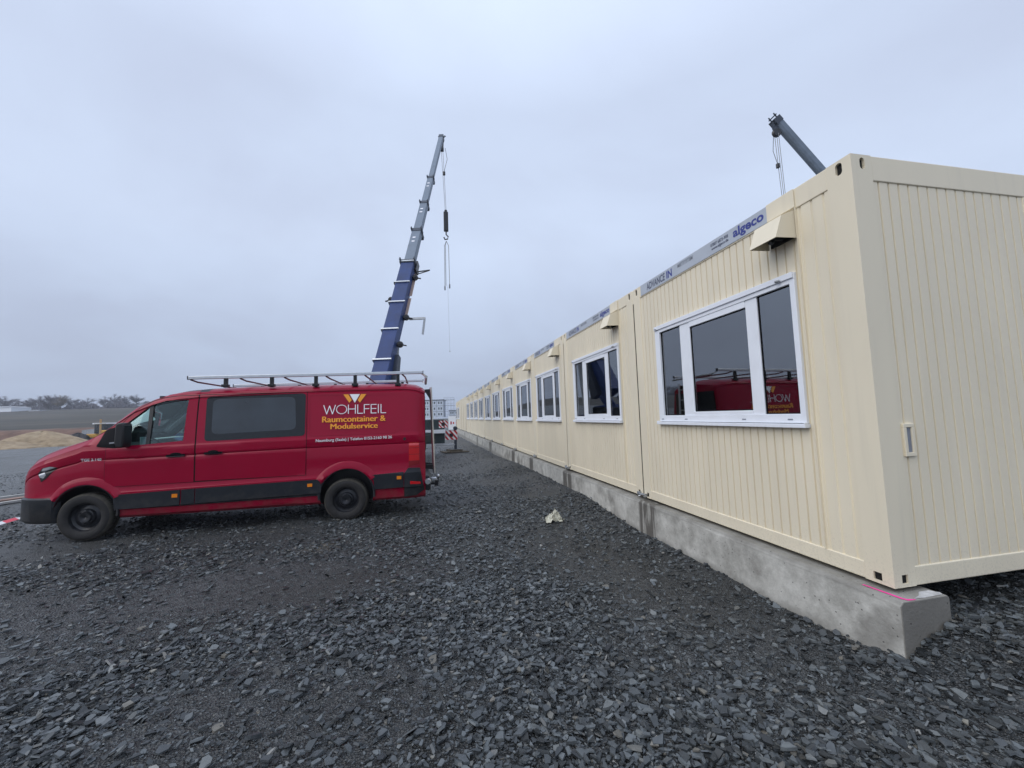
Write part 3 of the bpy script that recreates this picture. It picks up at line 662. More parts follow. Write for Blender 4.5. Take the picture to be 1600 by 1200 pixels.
        A1=[(0,2.555),(-.205,2.548),(-.135,2.735),(0,2.79)]
        vs=[]
        for yy in (hy,hy+wdt): vs+=[(x+.004,yy,z) for x,z in A1]
        h.add(vs,[(0,1,2,3),(7,6,5,4),(1,5,6,2),(2,6,7,3)]) 
        # inner faces for thickness
        vs=[]
        for yy in (hy+.004,hy+wdt-.004): vs+=[(x*.965+.004,yy,z+(0 if k<2 else -.006)) for k,(x,z) in enumerate(A1)]
        h.add(vs,[(0,1,2,3),(7,6,5,4),(1,5,6,2),(2,6,7,3)])
        ho=h.build('rain_hood',M_CREAM,t)
        o=MB(); o.tube([(.0,hy+.12,2.60),(-.10,hy+.12,2.60),(-.13,hy+.12,2.55)],.022,10); o.box((-.01,hy+.03,2.56),(.004,hy+.24,2.70)); o.build('vent_pipe',M_CLAD,ho,40)
    # ---- sign strip with lettering
    if i<11:
        ya,yb=(.72,w-.225) if i<2 else (.62,w-.2)
        s=MB(); s.box((-.004,ya,HC-.150),(.0,yb,HC-.006)); 
        so_=s.build('sign_strip',M_STRIP,t)
        Lg=yb-ya
        def put(txt,u0,u1,v0,v1,m,bold=0,name='lettering'):
            vs,fs=text_flat(txt,bold) if isinstance(txt,str) else txt
            k=MB(); k.add([(-.0055,yb-(u0+(u1-u0)*x)*Lg,HC-.150+(v0+(v1-v0)*y)*.144) for x,y in vs],[f for f in fs]); k.build(name,m,so_)
        if i<5:
            put('ADVANCE',.075,.275,.18,.84,M_DARKTXT,.022); put('IN',.292,.345,.18,.84,M_NAVY,.03)
            put('MIETSYSTEM',.40,.53,.54,.86,M_GREYTXT,.03); put('07807 6873-908',.668,.785,.56,.80,M_DARKTXT,.02); put('www.algeco.de',.672,.785,.24,.50,M_DARKTXT,.025)
            put('algeco',.815,.985,.10,.90,M_NAVY,.03)
        else:
            put('ADVANCE IN',.075,.345,.25,.78,M_DARKTXT); put('algeco',.815,.985,.12,.80,M_NAVY,.025)
    if i<2:
        s=MB(); s.box((-.012,.450,HC-.155),(.001,.716,HC-.001)); s.build('beam_cover',M_CREAM,t,None,.003)
        s=MB(); s.box((-.008,.448,.115),(.012,.453,HC-.155)); s.build('panel_joint_trim',M_CREAM,t)
    # ---- coupling at the joint to the next one
    if i<15:
        k=MB(); yj=w+.017
        k.box((-.035,yj-.085,.030),(-.012,yj+.085,.052)); k.tube([(-.045,yj-.075,.041),(-.045,yj+.075,.041)],.010,8)
        k.box((-.05,yj-.10,.01),(0,yj-.07,.055)); k.box((-.05,yj+.055,.02),(0,yj+.09,.065))
        k.tube([(-.02,yj+.03,.02),(-.05,yj+.05,.005)],.012,8)
        k.build('coupling_clamp',M_STEEL,t,40,.002)
        k=MB(); k.box((.012,w-.001,.03),(.03,w+.035,HC-.20)); k.build('joint_shade_strip',M_DARK,t)  # black strip painted in for the shade of the open gap between posts
        k=MB(); k.box((.006,w-.001,HC-.2),(.05,w+.035,HC-.012)); k.build('joint_cover',M_CREAM,t)
    # inner things seen through the panes
    if i==1:
        k=MB()
        for (yy,zz,s) in ((1.95,1.78,.055),(1.75,1.80,.05),(1.62,1.76,.045),(1.93,1.42,.05),(1.66,1.44,.05)):
            k.add([(.045,yy-s*.6,zz),(.045,yy,zz-s),(.045,yy+s*.6,zz),(.045,yy+.1*s,zz+s*.8),(.045,yy,zz+s*.5),(.045,yy-.3*s,zz+s)],[(0,1,2,3,4,5)])
        k.add([(.045,1.70,1.62),(.045,1.62,1.66),(.045,1.48,1.80),(.045,1.46,1.76),(.045,1.58,1.62)],[(0,1,2,3,4)])
        k.each('paper_shape',M_WHITETXT,t)
    if i in (3,5,8,10):
        k=MB(); zb_={3:1.95,5:1.45,8:1.75,10:1.6}[i]; k.box((.040,wh[0]+.5,zb_),(.044,wh[1]-.45,2.25)); k.build('roller_blind',M_STRIP,t)
    if i==2:
        k=MB(); k.box((.5,.9,1.2),(.52,1.35,1.9)); k.build('wall_poster',M_FARB,t)
    if i in (11,12,13):
        k=MB(); k.box((-.012,.5,.14),(.0,1.5,2.3)); k.build('door',M_CREAM,t,None,.004)
        k=MB(); k.box((-.05,.56,1.1),(-.012,.7,1.13)); k.build('door_handle',M_STEEL,t)
for i in range(16): container(i)

# ---------------------------------------------------------------- red van
# local frame: x rearwards from the front axle, y across from the near side, z up from the ground
VZ=[.27,.30,.34,.44,.455,.70,.712,.765,.95,1.165,1.195,1.203,1.211,1.232,1.345,1.375,1.43,1.8,2.12,2.135,2.150,2.158,2.20,2.25,2.29,2.325,2.35,2.37]
VI=[.30,.08,.035,.018,.0,.0,.006,.020,.017,.012,.022,.030,.018,.010,.010,.024,.034,.098,.150,.166,.166,.152,.172,.215,.29,.46,.72,1.0]
ZCX=[-1.03,-1.01,-.97,-.92,-.86,-.78,-.66,-.52,-.4,-.2,-.08,.11,.28,.5,.7,.9,1.1,1.4,2,3.5,4.6,4.8,4.9,4.95]
ZCZ=[.86,.98,1.08,1.15,1.21,1.265,1.325,1.38,1.42,1.485,1.525,1.665,1.835,2.05,2.165,2.24,2.285,2.315,2.345,2.37,2.375,2.35,2.30,2.26]
WX=[-1.03,-1.01,-.96,-.88,-.78,-.65,-.5,-.3,.1,.4,4.7,4.82,4.90,4.95]
WW=[.46,.56,.68,.77,.845,.90,.94,.975,.995,1.0,1.0,.985,.955,.90]
def dz(X): return lerp(X,[-.5,0,.9,1.2,3.0,4.7],[-.03,-.02,-.008,0,.035,.050])
def vw(X): return lerp(X,WX,WW)
def zmap(X,zs):
    zc=lerp(X,ZCX,ZCZ); zk=min(1.43,zc-.12)
    if zs>1.43: z=zk+(zs-1.43)*(zc-zk)/(2.37-1.43)
    elif zs>.45 and zk<1.43: z=.45+(zs-.45)*(zk-.45)/(1.43-.45)
    else: z=zs
    return z+(dz(X)*min(1,max(0,(zs-.34)/.1)) if zs<2.2 else dz(X)*.0+dz(X)*max(0,1-(zs-2.2)/.1))
def inset(X,zs): return float(np.interp(zs,VZ,VI))
def zinv(X,z):
    lo,hi=.27,2.37
    for _ in range(30):
        mid=(lo+hi)/2
        if zmap(X,mid)<z: lo=mid
        else: hi=mid
    return (lo+hi)/2
def surfy(X,z,inn=0): zs=zinv(X,z); return 1-vw(X)+inset(X,zs)*vw(X)+inn
def rel(xs,zs):
    """measured on the sill plane y=0 -> the same spot on the curved side"""
    X,Z=xs,zs
    for _ in range(12):
        y=surfy(X,Z); k=(7.261+y)/7.261
        X=X*.4+.6*(4.926+(xs-4.926)*k); Z=Z*.4+.6*(1.671+(zs-1.671)*k)
    return X,Z
def loft(x0,x1,inn=0,zfloor=None,ztop=0,step=.07):
    xs=list(np.arange(x0,x1,step))+[x1]
    vs=[];fs=[];m=len(VZ)*2-1
    for X in xs:
        half=[]
        for zs,iv in zip(VZ,VI):
            z=zmap(X,zs); y=1-vw(X)+iv*vw(X)+inn
            if zfloor is not None: z=max(z,zfloor+.001*len(half))
            z-=ztop*min(1,max(0,(zs-1.9)/.3)); y=min(y,1); half.append((X,y,z))
        ring=half+[(a,2-b,c) for a,b,c in reversed(half[:-1])]
        vs+=ring
    for i in range(len(xs)-1):
        for k in range(m): a=i*m+k; b=i*m+(k+1)%m; fs.append((a,b,b+m,a+m))
    fs.append(tuple(range(m))); fs.append(tuple((len(xs)-1)*m+k for k in range(m)))
    q=MB(); q.add(vs,fs); return q
van=empty('crew_van',(-7.979,5.03,-.459),'crimson crew van with a roof rack and company lettering, parked on the gravel','van')
van.rotation_euler=(0,.0042,.0176)
def poly_sub(P,st=.06):
    out=[]
    for a,b in zip(P,P[1:]+P[:1]):
        n=max(1,int(math.hypot(b[0]-a[0],b[1]-a[1])/st))
        out+=[(a[0]+(b[0]-a[0])*k/n,a[1]+(b[1]-a[1])*k/n) for k in range(n)]
    return out
def rounded(P,r,n=5):
    out=[];N_=len(P)
    for i in range(N_):
        p=Vector(P[i]);a=Vector(P[i-1]);b=Vector(P[(i+1)%N_]); da=(a-p);db=(b-p); ra=min(r,da.length*.45,db.length*.45)
        A=p+da.normalized()*ra; B=p+db.normalized()*ra
        for k in range(n+1):
            t=k/n; q=A*(1-t)**2+p*2*t*(1-t)+B*t*t; out.append((q.x,q.y))
    return out
def patch(name,loops,off,thick,m,parent=van,side=0,conv=True,smooth=30,dup=False):
    """a panel that follows the side of the body: loops[0] outline, others holes"""
    LL=[]
    for P in loops:
        P=poly_sub(P); LL.append([Vector((*(rel(*p) if conv else p),0)) for p in P])
    LL=[[Vector((p.x,zinv(p.x,p.y),0)) for p in P] for P in LL]
    tr=tessellate_polygon(LL); flat=[p for P in LL for p in P]
    bm=bmesh.new(); bv=[bm.verts.new(p) for p in flat]
    for t in tr:
        try: bm.faces.new([bv[i] for i in t])
        except ValueError: pass
    def cutp(co,no): bmesh.ops.bisect_plane(bm,geom=bm.verts[:]+bm.edges[:]+bm.faces[:],plane_co=co,plane_no=no,dist=1e-5)
    xs=[v.co.x for v in bm.verts]; ys=[v.co.y for v in bm.verts]
    for z in VZ:
        if min(ys)<z<max(ys): cutp((0,z,0),(0,1,0))
    st=.14 if max(xs)-min(xs)>.5 else .05
    if min(xs)<0: st=min(st,.06)
    for X in np.arange(-1.0,5.0,st):
        if min(xs)<X<max(xs): cutp((X,0,0),(1,0,0))
    bmesh.ops.recalc_face_normals(bm,faces=bm.faces)
    for v in bm.verts:
        X,zs=v.co.x,v.co.y; y=1-vw(X)+inset(X,zs)*vw(X)-off
        v.co=Vector((X,y if not side else 2-y,zmap(X,zs)))
    if thick:
        r=bmesh.ops.extrude_face_region(bm,geom=bm.faces[:])
        for e in r['geom']:
            if isinstance(e,bmesh.types.BMVert): e.co.y+=thick if not side else -thick
        bmesh.ops.recalc_face_normals(bm,faces=bm.faces)
    me=bpy.data.meshes.new(name); bm.to_mesh(me); bm.free()
    return link(name,me,m,parent,smooth)
def cutprism(P,ya,yb,conv=True):
    q=MB(); q.prism([rel(*p) if conv else p for p in P],1,ya,yb); return q.build('c',M_RED)
# ---- body shell
body=loft(-1.03,4.95).build('body',M_RED,van)
inner=loft(.02,1.50,.05,.55,.05).build('c',M_SEAT,van)
CABWIN=[(.49,1.38),(.47,1.69),(.82,1.995),(1.02,2.06),(1.325,2.07),(1.30,1.93),(1.26,1.43),(.78,1.395)]
CABFAR=[(.13,1.37),(.17,1.46),(.47,1.70),(.82,1.995),(1.02,2.06),(1.325,2.07),(1.30,1.93),(1.26,1.43),(.78,1.395)]
WFX,WRX,WFZ,WRZ=.02,3.66,.395,.43
cuts=[inner]
for X,Z,r in ((WFX,WFZ,.415),(WRX,WRZ,.425)):
    for a,b in ((-.1,.42),(1.58,2.1)):
        q=MB(); q.lathe([(0.001,a),(r,a),(r,b),(0.001,b)],(X,0,Z),1,40); q.f=[f for f in q.f]; cuts.append(q.build('c',M_BLACK,van))
for a,b in ((-.1,.45),(1.55,2.1)):
    c=cutprism(CABWIN if a<0 else CABFAR,a,b); c.parent=van; cuts.append(c)
# windscreen opening: a slanting box through the screen
p0=Vector((.03,1,1.60)); p1=Vector((.80,1,2.19)); q=MB(); q.bar(p0,p1,1.60,.26,1.44,.24); c=q.build('c',M_RED,van); cuts.append(c)
for c in cuts[0:0]: pass
boolean(body,cuts)
for p in body.data.polygons: p.use_smooth=True
body.data.set_sharp_from_angle(angle=math.radians(24))
body.data.materials.clear(); body.data.materials.append(M_RED); body.data.materials.append(M_SEAT); body.data.materials.append(M_BLACK)
for p in body.data.polygons:
    c=p.center; p.material_index=0
    if .0<c.x<1.51 and .54<c.z<2.33:
        yy=min(c.y,2-c.y); 
        if yy>surfy(c.x,min(c.z,2.2))+.03 and c.z<zmap(c.x,2.37)-.035: p.material_index=1
    for X,Z in ((WFX,WFZ),(WRX,WRZ)):
        if math.hypot(c.x-X,c.z-Z)<.424 and min(c.y,2-c.y)>.055: p.material_index=2
# windscreen glass on the loft
q=MB(); vs=[];nx=10;ny=14
def topz(X,y):
    iv=(y-(1-vw(X)))/vw(X); i0=VZ.index(2.158); zs=float(np.interp(iv,VI[16:18]+VI[21:],VZ[16:18]+VZ[21:])) ; return zmap(X,max(zs,1.43))
for i in range(nx+1):
    X=-.03+.84*i/nx
    for j in range(ny+1):
        y=.26+1.48*j/ny; vs.append((X,y,topz(X,min(y,2-y))-.008))
q.add(vs,[(i*(ny+1)+j,(i+1)*(ny+1)+j,(i+1)*(ny+1)+j+1,i*(ny+1)+j+1) for i in range(nx) for j in range(ny)])
q.build('windscreen',M_CARGLASS,van,60)
# ---- side glass, doors, trims for both sides
def circ(X,Z,r,a0,a1,n=24): return [(X+r*math.cos(math.radians(a0+(a1-a0)*k/n)),Z+r*math.sin(math.radians(a0+(a1-a0)*k/n))) for k in range(n+1)]
DOORF=[(.255,.70),(.255,1.36),(.40,1.60),(.52,1.80),(.68,1.965),(.84,2.055),(1.0,2.105),(1.2,2.13),(1.425,2.14),(1.415,1.4),(1.42,1.0),(1.25,.93),(1.25,.70)]
DOORF=[(.26,.78),(.25,1.10),(.262,1.355),(.40,1.66),(.52,1.80),(.68,1.955),(.84,2.05),(1.0,2.10),(1.2,2.128),(1.452,2.136),(1.43,1.75),(1.415,1.3),(1.42,.79)]
WIN2=rounded([(1.55,1.41),(1.57,2.105),(3.015,2.148),(3.005,1.445)],.06)
WIN2I=rounded([(1.645,1.515),(1.66,2.07),(2.855,2.09),(2.87,1.55)],.09)
SLIDE=[(1.44,.80),(1.435,1.3),(1.45,1.75),(1.472,2.138),(3.03,2.165),(3.022,.80)]
CW0=CABWIN
for sd in (0,1):
    CABWIN=CW0 if sd==0 else [(.30,1.38),(.34,1.56),(.47,1.69)]+CW0[2:]
    # door gaps sit under slightly proud door skins
    patch('door_gap',[[(.252,.775),(.242,1.10),(.254,1.36),(.395,1.668),(.515,1.812),(.675,1.967),(.835,2.062),(1.0,2.112),(1.2,2.138),(1.478,2.148),(3.037,2.175),(3.029,.795)],CABWIN],.0025,0,M_DARK,van,sd)
    d=patch('front_door',[DOORF,CABWIN],.009,.005,M_RED,van,sd)
    patch('side_window',[CABWIN],-.012,.004,M_CARGLASS,d,sd)
    e=patch('window_pillar',[[(.80,2.0),(.852,2.025),(.81,1.395),(.762,1.385)]],.006,.02,M_BLACK,d,sd)
    s=patch('sliding_door',[SLIDE],.009,.005,M_RED,van,sd)
    w=patch('tinted_window',[WIN2],.0125,.004,M_TINTB,s,sd); patch('tinted_pane',[WIN2I],.0135,.001,M_TINT,w,sd)
    # rear quarter: raised frame line round the pressed field
    q=rounded([(3.06,1.43),(3.06,2.125),(4.53,2.115),(4.60,2.03),(4.585,1.60),(4.45,1.435)],.07); qi=rounded([(3.075,1.445),(3.075,2.11),(4.52,2.10),(4.582,2.02),(4.57,1.605),(4.445,1.45)],.06)
    patch('pressing_line',[q,qi],.004,.003,M_RED,van,sd)
    # cladding
    def clad(nm,P,off=.014): return patch(nm,[P],off,.02,M_CLAD,van,sd)
    clad('door_cladding',[(.40,.44),(.37,.655),(.9,.672),(1.245,.68),(1.245,.435)]); clad('door_cladding',[(1.262,.435),(1.262,.68),(1.44,.685),(1.44,.44)])
    clad('sliding_door_cladding',[(1.452,.44),(1.452,.685),(3.04,.715),(3.22,.715),(3.27,.60),(3.255,.455)])
    clad('rear_cladding',[(4.10,.495),(4.09,.65),(4.03,.74),(4.58,.765),(4.58,.505)])
    rb=patch('rear_bumper',[[(4.59,.345),(4.59,.74),(4.66,.83),(4.86,.825),(4.90,.60),(4.93,.45),(4.80,.36)]],.022,.05,M_CLAD,van,sd)
    patch('reflector',[[(4.69,.552),(4.69,.605),(4.865,.585),(4.865,.545)]],.026,.005,M_LAMPR,rb,sd)
    for a,b,zt in ((3.055,.607,.05),(4.468,.645,.055),(1.14,.567,.055)):
        mk=patch('side_marker',[[(a,b),(a,b+zt),(a+.075,b+zt),(a+.075,b)]],.020,.006,M_AMBER,van,sd)
    tl=patch('tail_light',[[(4.672,.95),(4.672,1.268),(4.845,1.268),(4.85,.95)]],.012,.03,M_LAMPR,van,sd)
    for zz in (1.165,1.055): patch('lens_rib',[[(4.674,zz),(4.674,zz+.008),(4.845,zz+.008),(4.845,zz)]],.0145,.003,M_LAMPR2,tl,sd)
    patch('lower_tail_lens',[[(4.672,.855),(4.672,.946),(4.85,.946),(4.85,.885)]],.012,.03,M_LAMPR2,tl,sd)
    hl=patch('headlight',[[(-.515,.90),(-.555,1.02),(-.51,1.10),(-.42,1.122),(-.33,1.098),(-.40,1.03),(-.455,.955)]],.006,.02,M_BLACK,van,sd)
    patch('daytime_strip',[[(-.515,1.06),(-.50,1.095),(-.42,1.116),(-.345,1.104),(-.41,1.075),(-.47,1.05)]],.010,.004,M_LAMPC,hl,sd)
    patch('reflector_bowl',[[(-.53,.97),(-.54,1.02),(-.48,1.045),(-.46,1.0),(-.49,.95)]],.009,.004,M_LAMPC,hl,sd)
    # roof channel ribs
    patch('gutter_strip',[[(1.0,2.150),(1.5,2.168),(3.0,2.195),(4.6,2.207),(4.6,2.213),(3.0,2.201),(1.5,2.174),(1.0,2.156)]],.004,.003,M_RED,van,sd)
    # handles
    for (hx,hz) in ((1.05,1.20),(1.56,1.215)):
        h=patch('door_handle',[rounded([(hx,hz-.012),(hx,hz+.022),(hx+.25,hz+.026),(hx+.25,hz-.008)],.014)],.035,.018,M_CLAD,van,sd)
        patch('handle_recess',[rounded([(hx+.05,hz-.02),(hx+.04,hz+.04),(hx+.12,hz+.055),(hx+.19,hz+.04),(hx+.2,hz-.02)],.03)],.0105,.001,M_SEAL,h,sd)
        yh=surfy(hx,hz); k=MB(); sg=1 if sd==0 else -1; yb=lambda v:v if sd==0 else 2-v
        for xx in (hx+.02,hx+.2): k.box((xx,min(yb(yh-.02),yb(yh+.01)),hz-.004),(xx+.03,max(yb(yh-.02),yb(yh+.01)),hz+.018))
        k.build('handle_mount',M_CLAD,h)
    # arches
    for X,Z,ro,ri,a0,a1 in ((WFX-.005,.405,.543,.412,-4,184),(WRX,.435,.572,.425,8,172)):
        k=MB(); n=36; prof=[(ri-.004,.05),(ri-.002,-.004),(ri+.012,-.024),(ri+.04,-.030),(ro-.035,-.010),(ro-.008,.004),(ro,.016)]
        vs=[];mm=len(prof)
        lo=28 if X<1 else 31
        for j in range(n+1):
            a=math.radians(lo+(180-2*lo)*j/n); tp=1
            for r,o in prof:
                xx=X+r*math.cos(a); zz=Z+r*math.sin(a)
                base=1-vw(xx)
                y=base+o+ (inset(xx,zinv(xx,min(zz,1.3)))*vw(xx) if r>ri+.03 else .012)
                vs.append((xx,y if sd==0 else 2-y,zz))
        k.add(vs,[(j*mm+i,j*mm+i+1,(j+1)*mm+i+1,(j+1)*mm+i) for j in range(n) for i in range(mm-1)])
        k.build('wheel_arch',M_RED,van,50)
        # dark lip below the coloured flare
        k=MB(); vs=[]
        for j in range(n+1):
            a=math.radians(-8+(196)*j/n)
            for r,o in ((ri-.006,.06),(ri-.004,-.010),(ri+.022,-.016),(ri+.03,.02)):
                xx=X+r*math.cos(a); zz=Z+r*math.sin(a); y=1-vw(xx)+o+.004; vs.append((xx,y if sd==0 else 2-y,zz))
        k.add(vs,[(j*4+i,j*4+i+1,(j+1)*4+i+1,(j+1)*4+i) for j in range(n) for i in range(3)]); k.build('arch_lip',M_CLAD,van,50)
    # mirror
    yb=(lambda v:v) if sd==0 else (lambda v:2-v)
    ym=1-vw(.3)
    ym_=yb(-.012)
    if sd==0: mt=patch('mirror_base',[[(.14,1.385),(.25,1.625),(.36,1.665),(.46,1.70),(.475,1.36),(.34,1.355)]],.016,.02,M_SEAL,van,sd)
    k=MB(); ys_=sorted((yb(.03),yb(-.17)));
    k.prism([(.47,1.37),(.45,1.44),(.455,1.70),(.49,1.735),(.55,1.73),(.565,1.69),(.565,1.41),(.55,1.36)],1,ys_[0],ys_[1]); 
    mh=k.build('mirror_housing',M_BLACK,van,30,.02)
    k=MB(); k.box((.5605,ys_[0]+.02,1.42),(.564,ys_[1]-.02,1.70)); k.build('mirror_glass',M_STEEL,mh)
    k=MB(); k.bar((.30,ym_,1.43),(.40,ym_,1.44),.012,.022); k.build('mirror_blinker',M_LAMPC,mh)
# front fascia
XS=[-.385,-.44,-.5,-.58,-.65,-.72,-.78,-.83,-.88,-.92,-.96,-.99,-1.01,-1.03]
outp=[(x-.012,1-vw(x)-.016) for x in XS]+[(-1.062,.70)]
inp=[(x+.05,1-vw(x)+.06) for x in XS]+[(-.98,.70)]
P=outp+[(x,2-y) for x,y in outp[::-1]]+[(x,2-y) for x,y in inp]+inp[::-1]
# build as vertical strips so the outline stays clean
vs=[];m_=len(outp)*2
ring=[(o,i) for o,i in zip(outp+[(x,2-y) for x,y in outp[::-1]],inp+[(x,2-y) for x,y in inp[::-1]])]
for (ox,oy),(ix,iy) in ring: vs+=[(ox+.03,oy+(.03 if oy<1 else -.03),.285),(ox,oy,.33),(ox,oy,.635),(ox+.02,oy+(.02 if oy<1 else -.02),.655),(ix,iy,.655),(ix,iy,.285)]
k=MB(); k.add(vs,[(i*6+j,i*6+(j+1)%6,(i+1)*6+(j+1)%6,(i+1)*6+j) for i in range(len(ring)-1) for j in range(6)]+[tuple(range(6)),tuple(len(vs)-6+j for j in range(6))])
k.build('front_bumper',M_CLAD,van,40)
k=MB()
for a in range(4): k.box((-1.045+a*.022,.50,.70+a*.07),(-.96+a*.022,1.50,.74+a*.07))
k.build('grille',M_BLACK,van,None,.006)
k=MB(); k.box((-1.07,.75,.46),(-1.060,1.27,.57)); k.build('number_plate',M_WHITETXT,van)
# rear end: bumper, doors, plate
k=MB(); k.box((4.90,.12,.40),(5.04,1.88,.60)); k.box((4.92,.14,.60),(5.02,1.86,.66)); k.build('rear_step',M_CLAD,van,None,.03)
k=MB(); k.box((4.951,.995,.70),(4.957,1.005,2.20)); k.build('rear_door_gap',M_DARK,van)
for y in (.25,1.08):
    k=MB(); k.prism([(y,1.42),(y+.67,1.42),(y+.62,2.08),(y+.05,2.08)],0,4.951,4.958); k.build('rear_window',M_TINTB,van)
k=MB(); k.lathe([(.001,-.05),(.045,-.05),(.06,-.0),(.045,.05),(.001,.05)],(4.99,.10,.56),1,16); k.build('corner_cap',M_LAMPC,van,50)
# ---- badge, lettering
def sidetext(txt,x0,x1,z0,z1,m,bold=0,off=.0145,name='lettering',parent=van,tilt=0):
    vs,fs=text_flat(txt,bold) if isinstance(txt,str) else txt
    V=[]
    for x,y in vs:
        xx,zz=rel(x0+(x1-x0)*x,z0+(z1-z0)*y+tilt*x); V.append((xx,surfy(xx,zz)-off,zz))
    q=MB(); q.v=V; q.f=list(fs); return q.build(name,m,parent)
def strokes(items,w):
    vs=[];fs=[]
    for it in items:
        P,cl=(it,False) if not isinstance(it,tuple) else it
        a,b=stroke(P,w,cl); k=len(vs); vs+=a; fs+=[tuple(i+k for i in f) for f in b]
    return vs,fs
def wohl():
    it=[];x=0;H_=1.0
    it.append([(0,1),(.30,0),(.59,.93),(.88,0),(1.18,1)]); x=1.26
    it.append(([(x+.55+.52*math.cos(t*math.pi/16),.5+.5*math.sin(t*math.pi/16)) for t in range(32)],True)); x=2.50
    it+= [[(x,0),(x,1)],[(x+.72,0),(x+.72,1)],[(x,.52),(x+.72,.52)]]; x=3.46
    it+= [[(x,1),(x,0),(x+.52,0)]]; x=4.14
    it+= [[(x,0),(x,1),(x+.52,1)],[(x,.52),(x+.50,.52)]]; x=4.86
    it+= [[(x,.5),(x,1),(x+.54,1)],[(x,.5),(x,0),(x+.54,0)],[(x,.52),(x+.52,.52)]]; x=5.62
    it+= [[(x,0),(x,1)]]; x=5.90
    it+= [[(x,1),(x,0),(x+.52,0)]]
    vs,fs=strokes(it,.085); return fit(vs),fs
sidetext(wohl(),3.285,4.295,1.785,1.945,M_WHITETXT,name='logo_lettering')
LOFF=.0145
def sidepoly(P,m,name):
    Q=[rel(*p) for p in P]; q=MB(); q.v=[(x,surfy(x,z)-LOFF,z) for x,z in Q]; q.f=[tuple(range(len(Q)))]; return q.build(name,m,van)
sidepoly([(3.60,2.118),(3.68,2.118),(3.735,2.02),(3.695,1.975)][:4],M_ORANGE,'logo_wing')
sidepoly([(3.97,2.12),(3.885,2.12),(3.83,2.02),(3.865,1.975)],M_ORANGE,'logo_wing')
sidepoly([(3.70,2.12),(3.865,2.12),(3.783,1.972)],M_WHITETXT,'logo_triangle')
for q_ in range(3): sidetext('Raumcontainer &',3.268+q_*.0045,4.279+q_*.0045,1.652,1.750,M_ORANGE,0,.0145+q_*.0004)
for q_ in range(3): sidetext('Modulservice',3.398+q_*.0045,4.149+q_*.0045,1.537,1.625,M_ORANGE,0,.0145+q_*.0004)
sidetext('Naumburg (Saale) | Telefon 0152-2160 98 26',3.175,4.39,1.316,1.378,M_WHITETXT,.016,.014,tilt=.018)
b=sidetext('TGE 3.140',-.05,.205,1.175,1.212,M_WHITETXT,.02,.006,'badge_lettering')
k=MB(); X,Z=rel(4.60,1.33); k.lathe([(.001,-.012),(.022,-.012),(.026,0),(.001,.004)],(X,surfy(X,Z),Z),1,14); k.build('lock',M_BLACK,van,40)
# ---- wheels
def wheel(X,Z,side,first=None):
    yo=.035 if side==0 else 1.965; sg=1 if side==0 else -1
    if first:
        c=first.copy(); COL.objects.link(c); c.location=(X,yo,Z); c.rotation_euler=(0,0,0 if side==0 else math.pi)
        for ch in first.children: d=ch.copy(); COL.objects.link(d); d.parent=c
        return c
    q=MB(); q.lathe([(.001,.03),(.035,.012),(.075,.010),(.085,.035),(.105,.040),(.12,.070),(.165,.085),(.195,.060),(.205,.02),(.215,.006),(.222,.012),(.222,.19),(.001,.19)],(0,0,0),1,36)
    for k in range(6):
        a=math.radians(60*k+20); cx,cz=.098*math.cos(a),.098*math.sin(a); q.lathe([(.001,.022),(.011,.022),(.011,.045),(.001,.045)],(cx,0,cz),1,8)
    w=q.build('wheel',M_RIM,van,30); w.location=(X,yo,Z)
    q=MB(); q.lathe([(.205,.015),(.222,-.002),(.245,-.010),(.275,-.016),(.305,-.010),(.325,.004),(.340,.022),(.345,.045),(.345,.185),(.335,.205),(.30,.22),(.205,.21)],(0,0,0),1,44,True)
    q.build('tyre',M_TYRE,w,35)
    q=MB(); q.lathe([(.318,-.004),(.331,.006),(.342,.022),(.3465,.045)],(0,0,0),1,44); q.build('muddy_shoulder',M_TYRED,w,35)
    q=MB()
    for k in range(60):
        a=2*math.pi*k/60; ca,sa=math.cos(a),math.sin(a); tx,tz=-sa,ca
        vs=[]
        for rr,yy in ((.3455,.052),(.351,.052),(.351,.10),(.3455,.10)):
            for t in (-.011,.011): vs.append((rr*ca+t*tx,yy,rr*sa+t*tz))
        q.add(vs,[(0,1,3,2),(2,3,5,4),(4,5,7,6),(0,2,4,6),(1,7,5,3)])
        vs2=[(v[0],.235-v[1],v[2]) for v in vs]; q.add(vs2,[(0,1,3,2),(2,3,5,4),(4,5,7,6),(0,2,4,6),(1,7,5,3)])
    q.build('tyre_tread',M_TYRED,w)
    return w
w0=wheel(0,.345,0); wheel(3.64,.345,0,w0); wheel(0,.345,1,w0); wheel(3.64,.345,1,w0)
k=MB(); k.tube([(0,.25,.34),(0,1.75,.34)],.04,8); k.tube([(3.64,.25,.34),(3.64,1.75,.34)],.06,8); k.box((.6,.45,.27),(4.7,.6,.38)); k.box((.6,1.4,.27),(4.7,1.55,.38)); k.box((1.8,.7,.22),(2.9,1.3,.36)); pass
k.build('chassis',M_CLAD,van)
